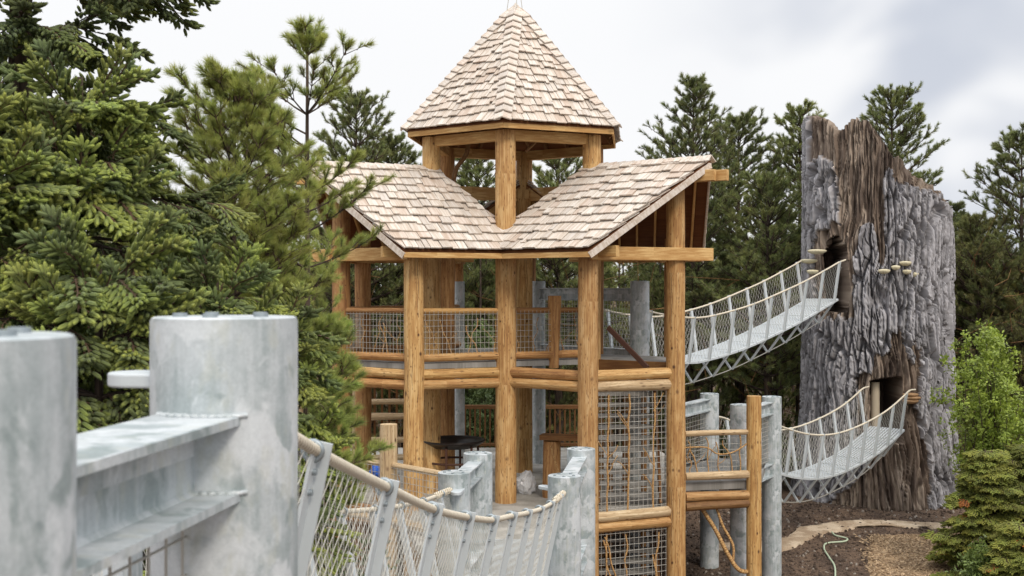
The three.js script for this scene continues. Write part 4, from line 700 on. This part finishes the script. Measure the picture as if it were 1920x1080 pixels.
function dirMatrix(p, d, s, roll, r) { // x along d, y as far up as it can
  const x = d.clone().normalize(); let y = V3(0, 1, 0).addScaledVector(x, -x.y); if (y.lengthSq() < .02) y = V3(0, 0, 1); y.normalize(); const z = new THREE.Vector3().crossVectors(x, y); if (roll) { const q = new THREE.Quaternion().setFromAxisAngle(x, roll); y.applyQuaternion(q); z.applyQuaternion(q); }
  return new THREE.Matrix4().makeBasis(x.multiplyScalar(s), y.multiplyScalar(s), z.multiplyScalar(s)).setPosition(p);
}
function crown(owner, name, geo, mats, cols, material = foliageMat) {
  const im = new THREE.InstancedMesh(geo, material, mats.length), T = new THREE.Matrix4().makeTranslation(-owner.at.x, -owner.at.y, -owner.at.z), m = new THREE.Matrix4();
  mats.forEach((k, i) => { im.setMatrixAt(i, m.multiplyMatrices(T, k)); if (cols) im.setColorAt(i, cols[i]); }); im.name = name; im.userData.kind = 'stuff'; shade(im); owner.add(im); return im;
}
const barkTex = tex(256, 512, (u, v) => { const f = fbm(u * 24, v * 14, 1, 4), b = fbm(u * 5, v * 4, 3, 3); return mix3([92, 78, 68], [50, 40, 34], smooth(.35, .65, f * .6 + b * .4)); });
M.bark = new THREE.MeshStandardMaterial({ map: barkTex, roughness: 1 }); M.barkGrey = new THREE.MeshStandardMaterial({ map: barkTex, color: 0xffffff, roughness: 1 });
function spruce(o) {
  const r = rng(o.seed), g = thing('spruce_tree', o.label, 'spruce tree', o.base, 'spruce trees at the left'), X = o.base.x, Z = o.base.z, lists = [[], []], colsL = [[], []], st = new Sticks(5);
  const spray = (p, d, s, k) => { const w = r() < (o.light ?? .5) ? 0 : 1; lists[w].push(dirMatrix(p, d, s * 1.15, (r() - .5) * .7)); const b = (.8 + .4 * r()) * (o.tone ?? 1); colsL[w].push(lin(b * (.94 + .14 * r()), b, b * (.85 + .3 * r()))); };
  for (let h = o.from; h < o.top - .05; h += o.gap * (.8 + .4 * r())) {
    const t = (h - o.skirt) / (o.top - o.skirt), reach = o.reach * Math.pow(clamp(1 - t), .8) + .1, n = o.per;
    for (let i = 0; i < n; i++) {
      const az = (i + r()) / n * 6.2832, Lb = reach * (.72 + .4 * r()), out = V3(Math.cos(az), 0, Math.sin(az)), rise = lerp(-.05, .75, Math.pow(clamp(t), 2)) + (r() - .5) * .15;
      if (o.cull && o.cull(az, h, Lb)) continue;
      const root = V3(X, h, Z), cv = (q) => root.clone().addScaledVector(out, q * Lb).add(V3(0, Lb * (rise * q - .38 * q * q + .28 * q ** 4), 0));
      const path = []; for (let k = 0; k <= 6; k++) path.push(cv(k / 6)); st.path(path, .012 + .014 * Lb, .004);
      const side = V3(-out.z, 0, out.x);
      for (let q = .22; q <= 1.0; q += .15 / Math.max(.5, Lb)) {
        const p = cv(q), fd = cv(Math.min(1, q + .05)).sub(cv(q - .05)).normalize();
        if (q > .55) spray(p.clone().add(V3(0, .03, 0)), fd.clone().add(V3(0, .12, 0)), .8 + .35 * r());
        for (const s of [-1, 1]) {
          const len = (.22 + .36 * Math.sin(Math.min(1, q) * 2.6)) * Math.min(1.25, Lb) * (.7 + .5 * r()), d2 = fd.clone().multiplyScalar(.75).addScaledVector(side, s * (.7 + .3 * r())).add(V3(0, -.38 + .3 * (r() - .5), 0)).normalize();
          const e = p.clone().addScaledVector(d2, Math.max(0, len - .22)); if (len > .25) st.add(p, e, .006, .003);
          for (let z = .0; z <= Math.max(0, len - .22) + .001; z += .15) { const pp = p.clone().addScaledVector(d2, z); spray(pp, d2.clone().addScaledVector(fd, (r() - .3) * .7).add(V3(0, -.45 * r(), 0)), .75 + .4 * r()); }
        }
      }
      spray(cv(.97), cv(1).sub(cv(.9)).add(V3(0, .06, 0)), 1.0);
    }
  }
  if (o.leader) for (let i = 0; i < 5; i++) spray(V3(X, o.top - .3, Z), V3((r() - .5) * .7, 1, (r() - .5) * .7), .9);
  part(g, 'trunk', logGeo(V3(X, o.base.y, Z), V3(X, o.top, Z), o.trunk, .02, 12, .08), M.bark);
  part(g, 'limbs', st.geo(), M.bark);
  const cg = crown(g, 'crown', spruceGeo[0], lists[0], colsL[0], spruceMat); crown(g, 'crown', spruceGeo[1], lists[1], colsL[1], spruceMat);
  return g;
}
// tall spruce and younger ones at the left
const backSide = (D, lim) => (az, h, L) => Math.sin(az) < lim;
spruce({ seed: 11, label: 'tallest dark spruce at the left edge, its top out of frame', base: P((40 - 960) / 2200 * 9.6, -6.1, 9.6), top: EYE + 7.5, from: EYE - 1.6, skirt: EYE - 3, gap: .52, per: 6, reach: 1.95, trunk: .2, light: .35, tone: .85, cull: (az, h) => h > EYE + 3.4 || (Math.sin(az) < -.45) });
spruce({ seed: 12, label: 'young spruce with pale tips in front of the tallest one', base: P((150 - 960) / 2200 * 7.9, -6.1, 7.9), top: EYE + 1.42, from: EYE - 1.7, skirt: EYE - 3.2, gap: .34, per: 6, reach: .95, trunk: .07, light: .75, tone: 1.1, leader: true, cull: (az) => Math.sin(az) < -.6 });
spruce({ seed: 13, label: 'young spruce whose top shows just left of the big steel post', base: P((405 - 960) / 2200 * 8.3, -6.1, 8.3), top: EYE + .14, from: EYE - 1.9, skirt: EYE - 3, gap: .32, per: 6, reach: .6, trunk: .06, light: .7, tone: 1.05, leader: true, cull: (az) => Math.sin(az) < -.6 });
spruce({ seed: 14, label: 'young spruce between the two big steel posts', base: P((185 - 960) / 2200 * 6.9, -6.1, 6.9), top: EYE + .14, from: EYE - 1.6, skirt: EYE - 3, gap: .32, per: 6, reach: .9, trunk: .06, light: .65, tone: 1.0, leader: true, cull: (az) => Math.sin(az) < -.6 });
spruce({ seed: 15, label: 'low spruce right of the big steel post, below the pine', base: P((528 - 960) / 2200 * 9.2, -6.1, 9.2), top: EYE - .12, from: EYE - 1.9, skirt: EYE - 3, gap: .3, per: 5, reach: .3, trunk: .05, light: .7, tone: 1.05, leader: true, cull: (az) => Math.sin(az) < -.6 });
spruce({ seed: 16, label: 'pale-tipped spruce cut by the left edge of the frame', base: P((-40 - 960) / 2200 * 7.2, -6.1, 7.2), top: EYE + 1.2, from: EYE - 1.2, skirt: EYE - 2.6, gap: .34, per: 6, reach: .7, trunk: .06, light: .7, tone: 1.1, leader: true, cull: (az) => Math.sin(az) < -.6 });

// pine tufts: long needles
function pineTuft(seed, n, len, wid, twig, c0, c1, spread) {
  const r = rng(seed), L = new Leaf(); L.stick(V3(-twig * .4, 0, 0), V3(twig, 0, 0), .004 + twig * .02, [.13, .085, .05]);
  for (let i = 0; i < n; i++) { const t = Math.pow(r(), .7), o = V3(t * twig, 0, 0); let q = randDir(r); q.x = 0; q.normalize(); const d = q.multiplyScalar(spread * (1.15 - .6 * t)).add(V3(1, .05, 0)).normalize(); L.needle(o, d, len * (.75 + .4 * r()), wid, new THREE.Vector3().crossVectors(d, randDir(r)).normalize(), c0, c1); }
  return L.geo();
}
const tuftNear = pineTuft(3, 95, .095, .0042, .10, [.21, .245, .055], [.34, .37, .085], .95);
const tuftFar = pineTuft(4, 70, .14, .0105, .17, [.17, .20, .065], [.27, .30, .09], .9);
function pine(o) {
  const r = rng(o.seed), g = thing('pine_tree', o.label, 'pine tree', o.base, o.group ?? 'pines behind the tower'), list = [], cols = [], st = new Sticks(5), X = o.base.x, Z = o.base.z, H = o.top - o.base.y;
  const tuft = (p, d, s) => { list.push(dirMatrix(p, d, s * o.size, r() * 6.28)); const b = (.72 + .55 * r()) * (o.tone ?? 1); cols.push(lin(b * (o.warm ?? 1) * (.9 + .2 * r()), b, b * (.85 + .3 * r()))); };
  for (let h = o.from; h < o.top - .02; h += o.gap * (.7 + .6 * r())) {
    const t = clamp((h - o.from) / (o.top - o.from)), reach = o.reach * (o.shape ? o.shape(t) : Math.pow(1 - t, .7) * (.6 + .4 * smooth(0, .25, t))) + .12;
    for (let i = 0; i < o.per; i++) {
      const az = (i + r()) / o.per * 6.2832, Lb = reach * (.55 + .6 * r()), out = V3(Math.cos(az), 0, Math.sin(az)), rise = lerp(o.rise ?? .25, 1.3, t * t) + (r() - .5) * .3, side = V3(-out.z, 0, out.x);
      if (o.cull && o.cull(az, h, Lb)) continue;
      const cv = (q) => V3(X, h, Z).addScaledVector(out, q * Lb).add(V3(0, Lb * (rise * q * .6 + rise * .3 * q * q), 0));
      const path = [0, .25, .5, .75, 1].map(cv); st.path(path, .012 * o.limb * (.5 + Lb), .004 * o.limb);
      for (let q = .25 + .2 * r(); q <= 1.001; q += o.dense / Math.max(.4, Lb)) for (const s of [-1, 1, 0]) {
        const p = cv(q), len = o.sub * (.4 + .8 * r()) * (s ? 1 : .3) * Math.min(1, .35 + Lb * .5), d = out.clone().multiplyScalar(.8).addScaledVector(side, s * (.5 + .5 * r())).add(V3(0, .35 + .4 * r() + t * .3, 0)).normalize(), e = p.clone().addScaledVector(d, len); if (s) st.add(p, e, .006 * o.limb, .003 * o.limb);
        for (let k = 0; k < o.tufts; k++) tuft(p.clone().lerp(e, .45 + .55 * (k + 1) / o.tufts * (.7 + .3 * r())), d.clone().add(randDir(r).multiplyScalar(.55)).add(V3(0, .25, 0)), .7 + .5 * r());
      }
      for (let k = 0; k < o.tufts; k++) tuft(cv(1), out.clone().add(V3(0, rise + .2, 0)).add(randDir(r).multiplyScalar(.4)), .9 + .3 * r());
    }
  }
  for (let k = 0; k < (o.tip ?? 6); k++) tuft(V3(X, o.top - .25 * o.size, Z), V3((r() - .5) * .5, 1, (r() - .5) * .5), 1);
  part(g, 'trunk', logGeo(V3(X, o.base.y, Z), V3(X, o.top, Z), o.trunk, .015, 10, .06), M.bark); part(g, 'limbs', st.geo(), M.bark).userData.kind = 'stuff';
  crown(g, 'crown', o.geo, list, cols); return g;
}
const gy = (X, D) => groundRel(X, D);
const rootAt = (x, D) => { const X = (x - 960) / 2200 * D; return P(X, gy(X, D), D); };
const topY = (y, D) => EYE + (540 - y) / 2200 * D;
// soft pine left of the tower
pine({ seed: 31, label: 'soft long-needled pine between the spruces and the tower', group: 'pines left of the tower', base: P((575 - 960) / 2200 * 14.5, -6.1, 14.5), top: topY(64, 14.5), from: EYE - 1.0, gap: .2, per: 6, reach: 1.35, rise: .45, limb: .9, dense: .17, sub: .42, tufts: 3, size: 1, trunk: .07, tip: 2, geo: tuftNear, warm: 1.0, tone: 1.25, shape: (t) => t > .83 ? .05 : Math.pow(1 - t, .75) * 1.05 + .06, cull: (az, h, L) => (h > EYE + 2.2 && h < EYE + 2.75) || (h > EYE + 2.7 && Math.sin(h * 977 + az * 55) < .7) || (h < EYE + 2 && Math.cos(az) > .1 && !(h > EYE + .1 && h < EYE + 1.2 && Math.cos(az) > .55 && L < 1.05 && Math.sin(h * 977 + az * 55) > -.1)) });
pine({ seed: 32, label: 'bushy pine behind the young spruces at the left', group: 'pines left of the tower', base: P((440 - 960) / 2200 * 12.5, -6.1, 12.5), top: topY(175, 12.5), from: EYE - .8, gap: .2, per: 6, reach: 1.15, rise: .5, limb: .9, dense: .17, sub: .4, tufts: 3, size: 1, trunk: .06, geo: tuftNear, warm: 1.02, tone: 1.2 });
pine({ seed: 33, label: 'low pine with bright tufts beside the left corner column', group: 'pines left of the tower', base: P((575 - 960) / 2200 * 13, -6.1, 13), top: topY(625, 13), from: EYE - 2.6, gap: .2, per: 6, reach: .85, rise: .5, limb: .8, dense: .18, sub: .35, tufts: 3, size: 1.05, trunk: .05, geo: tuftNear, warm: .95, tone: 1.25 });
// pines one can tell apart behind the tower and the stump
const far = (seed, label, x, y, D, reach, o = {}) => pine({ seed, label, base: rootAt(x, D), top: topY(y, D), from: EYE - 3, gap: .38, per: 6, reach, rise: .35, limb: 2, dense: .34, sub: .75, tufts: 3, size: 1.0, trunk: .16, geo: tuftFar, ...o });
far(41, 'dark pine rising above the left roof, left of the cupola', 668, 188, 36, 2.6, { tone: .95 });
far(42, 'smaller pine beside the left cupola post', 735, 270, 38, 2.0, { tone: .85 });
far(43, 'pine seen through the cupola between the left and centre posts', 895, 262, 37, 2.2, {});
far(44, 'bushy pine seen through the cupola between the centre and right posts', 1048, 268, 35, 1.9, { tone: 1.15 });
far(45, 'tall slender pine behind the right gable', 1300, 160, 36, 2.4, { tone: .85 });
far(46, 'second tall pine just right of the slender one', 1385, 228, 38, 2.4, { tone: .85 });
far(47, 'bright pine half hidden behind the left edge of the stump', 1500, 200, 38, 1.8, { tone: 1.15 });
far(48, 'pine standing up behind the broken top of the stump', 1672, 180, 39, 2.5, { tone: 1.0 });
far(49, 'pine at the right edge of the frame', 1915, 262, 36, 2.4, { tone: .9 });
far(50, 'tiny distant spruce-shaped pine just right of the stump', 1793, 392, 60, 1.3, { tone: .7, size: 1.2 });
far(51, 'pine below the tall pair, right of the gable', 1440, 345, 34, 2.2, { tone: 1.0 });
far(52, 'broad pine filling the gap right of the stump', 1835, 430, 36, 2.4, { tone: .85, warm: 1.1 });
// the wood behind: one mass
{
  const r = rng(60), g = thing('background_wood', 'dense scrubby wood of pines closing the view behind everything', 'wood', P(0, -5.6, 55)); g.userData.kind = 'stuff';
  const list = [], cols = [], st = new Sticks(4), dead = new Sticks(3);
  for (let i = 0; i < 460; i++) {
    const D = 35 + Math.pow(r(), 1.4) * 38, X = (r() - .5) * D * 1.25 + (r() - .5) * 4; const xi = 960 + X / D * 2200; if (xi > 1480 && xi < 1800 && D < 37) continue;
    const yt = 400 + 60 * fbm(X * .2 + 3, D * .1, 1, 3) + (xi < 640 ? -60 : 0) + (r() - .5) * 60, tY = topY(yt, D), bY = EYE + gy(X, D), Ht = Math.max(2.2, (tY - bY) * (.5 + .5 * r())), R = .9 + .9 * r(), tone = .6 + .65 * r(), warm = .95 + .4 * r() * r();
    st.add(V3(X, bY, -D), V3(X, bY + Ht, -D), .07, .02);
    const n = 60 + Math.floor(Ht * 14); for (let k = 0; k < n; k++) { const t = Math.pow(r(), .8), rr = R * (.25 + .75 * Math.pow(1 - t, .6)) * Math.sqrt(r()), a = r() * 6.283, p = V3(X + Math.cos(a) * rr, bY + .3 + t * (Ht - .3), -D + Math.sin(a) * rr); list.push(dirMatrix(p, V3(Math.cos(a), .7 + .8 * r(), Math.sin(a)), 1.0 + .7 * r(), r() * 6)); const b = tone * (.7 + .6 * r()); cols.push(lin(b * warm, b, b * (.8 + .3 * r()))); }
  }
  for (let i = 0; i < 2600; i++) { const D = 33 + r() * 14, X = (r() - .5) * D * 1.0, y = EYE + gy(X, D) + r() * 6.5; const p = V3(X, y, -D), d = randDir(r); d.y = Math.abs(d.y) * .8; dead.path([p, p.clone().addScaledVector(d, .4 + .5 * r()), p.clone().addScaledVector(d.add(randDir(r).multiplyScalar(.4)), .9 + .9 * r())], .014, .004); }
  part(g, 'stems', st.geo(), M.bark).userData.kind = 'stuff'; part(g, 'dead_twigs', dead.geo(), M.twigGrey).userData.kind = 'stuff'; crown(g, 'foliage', tuftFar, list, cols);
}
// bright deciduous bush and dark firs at the right
function leafCluster(seed, c0, c1) { const r = rng(seed), L = new Leaf(); for (let i = 0; i < 16; i++) { const o = randDir(r).multiplyScalar(.12 * r()); o.y *= .6; const d = randDir(r); d.y = d.y * .5 + .15; d.normalize(); L.blade(o, d, .06 + .035 * r(), .04, new THREE.Vector3().crossVectors(d, V3(0, 1, 0).add(randDir(r).multiplyScalar(.5))).normalize(), mix3(c0, c1, r())); } return L.geo(); }
const leafMat = new THREE.MeshPhysicalMaterial({ vertexColors: true, roughness: .7, transmission: .3, thickness: 0, side: THREE.DoubleSide });
function bush(o) {
  const r = rng(o.seed), g = thing('leafy_bush', o.label, 'bush', o.base), list = [], cols = [], st = new Sticks(5);
  for (let i = 0; i < o.stems; i++) { const a = r() * 6.283, ln = r(), tip = o.base.clone().add(V3(Math.cos(a) * o.reach * ln, o.height * (1 - .35 * ln * ln) * (.8 + .25 * r()), Math.sin(a) * o.reach * ln)); const pts = twigPath(r, o.base.clone().add(V3((r() - .5) * .3, 0, (r() - .5) * .3)), tip, .25, 6); st.path(pts, .025, .006);
    for (let k = 2; k < 7; k++) for (let j = 0; j < o.n; j++) { if (k / 6 < (o.bare ?? .3)) continue; const p = pts[Math.min(6, k)].clone().add(randDir(r).multiplyScalar(.38 * Math.sqrt(r()))); list.push(dirMatrix(p, randDir(r).setY(.2), .9 + .5 * r(), r() * 6)); const b = .75 + .5 * r(); cols.push(lin(b, b, b)); } }
  part(g, 'stems', st.geo(), M.bark); crown(g, 'leaves', o.geo, list, cols, leafMat);
}
bush({ seed: 71, label: 'bright yellow-green leafy bush right of the stump', base: rootAt(1860, 27), height: 5.0, reach: 1.25, stems: 30, n: 9, bare: .4, geo: leafCluster(5, [.20, .28, .03], [.34, .42, .05]) });
bush({ seed: 72, label: 'small leafy sapling at the lower right corner', base: rootAt(1838, 22.6), height: 1.0, reach: .25, stems: 7, n: 8, bare: .3, geo: leafCluster(6, [.14, .20, .04], [.22, .3, .07]) });
function fir(o) {
  const r = rng(o.seed), g = thing('fir_tree', o.label, 'fir tree', o.base, 'firs at the right'), list = [], cols = [], st = new Sticks(5), X = o.base.x, Z = o.base.z;
  for (let h = o.base.y + .15; h < o.top; h += .13 + .1 * r()) { const t = (h - o.base.y) / (o.top - o.base.y), reach = o.reach * Math.pow(1 - t, .75) + .1; for (let i = 0; i < 9; i++) { const a = (i + r()) / 9 * 6.283, Lb = reach * (.5 + .6 * r()), lift = .75 * r() - .1, out = V3(Math.cos(a), 0, Math.sin(a)), side = V3(-out.z, 0, out.x), cv = (q) => V3(X, h, Z).addScaledVector(out, q * Lb).add(V3(0, Lb * (lift * q - .25 * q * q), 0)); st.add(V3(X, h, Z), cv(1), .012, .004); for (let q = .3; q < 1.01; q += .12 / Math.max(.4, Lb)) for (const s of [-1, 0, 1]) { list.push(dirMatrix(cv(q), out.clone().addScaledVector(side, s * .9).add(V3(0, -.12 + .15 * r(), 0)), .75 + .35 * r(), (r() - .5) * .9)); const b = (.6 + .6 * r()) * (o.tone ?? 1), red = r() < (o.red ?? .01); cols.push(red ? lin(2.4 * b, .7 * b, .6 * b) : lin(b * (1 + .2 * r()), b, b * .75)); } } }
  part(g, 'trunk', logGeo(o.base, V3(X, o.top, Z), .08, .012, 8), M.bark); part(g, 'limbs', st.geo(), M.bark).userData.kind = 'stuff'; crown(g, 'crown', spruceGeo[0], list, cols, spruceMat);
}
fir({ seed: 81, label: 'young fir with a few rusty sprays beside the wood chips', base: rootAt(1848, 24.6), top: topY(842, 24.6), reach: 1.0, tone: .95, red: .012 });
fir({ seed: 82, label: 'dark fir at the lower right edge', base: rootAt(1930, 25), top: topY(830, 25), reach: 1.2, tone: .7 });
fir({ seed: 83, label: 'bright young fir in the lower right corner', base: rootAt(1915, 22.3), top: topY(985, 22.3), reach: .9, tone: 1.0 });
// shrubs low between the posts and along the stump
bush({ seed: 73, label: 'dull green shrub behind the right-hand posts', base: rootAt(1400, 33), height: 1.6, reach: 1.6, stems: 26, n: 10, bare: .2, geo: leafCluster(7, [.06, .085, .03], [.10, .13, .045]) });
bush({ seed: 74, label: 'green shrub seen below the near bridge', base: rootAt(640, 12.5), height: 3.0, reach: 1.2, stems: 26, n: 12, bare: .2, geo: leafCluster(9, [.07, .10, .03], [.12, .16, .05]) });
bush({ seed: 75, label: 'pale leafy shrub beyond the back balustrade', base: rootAt(905, 33), height: 4.2, reach: 2.0, stems: 30, n: 14, bare: .3, geo: leafCluster(10, [.10, .15, .04], [.17, .23, .06]) });
renderer.render(scene, camera);
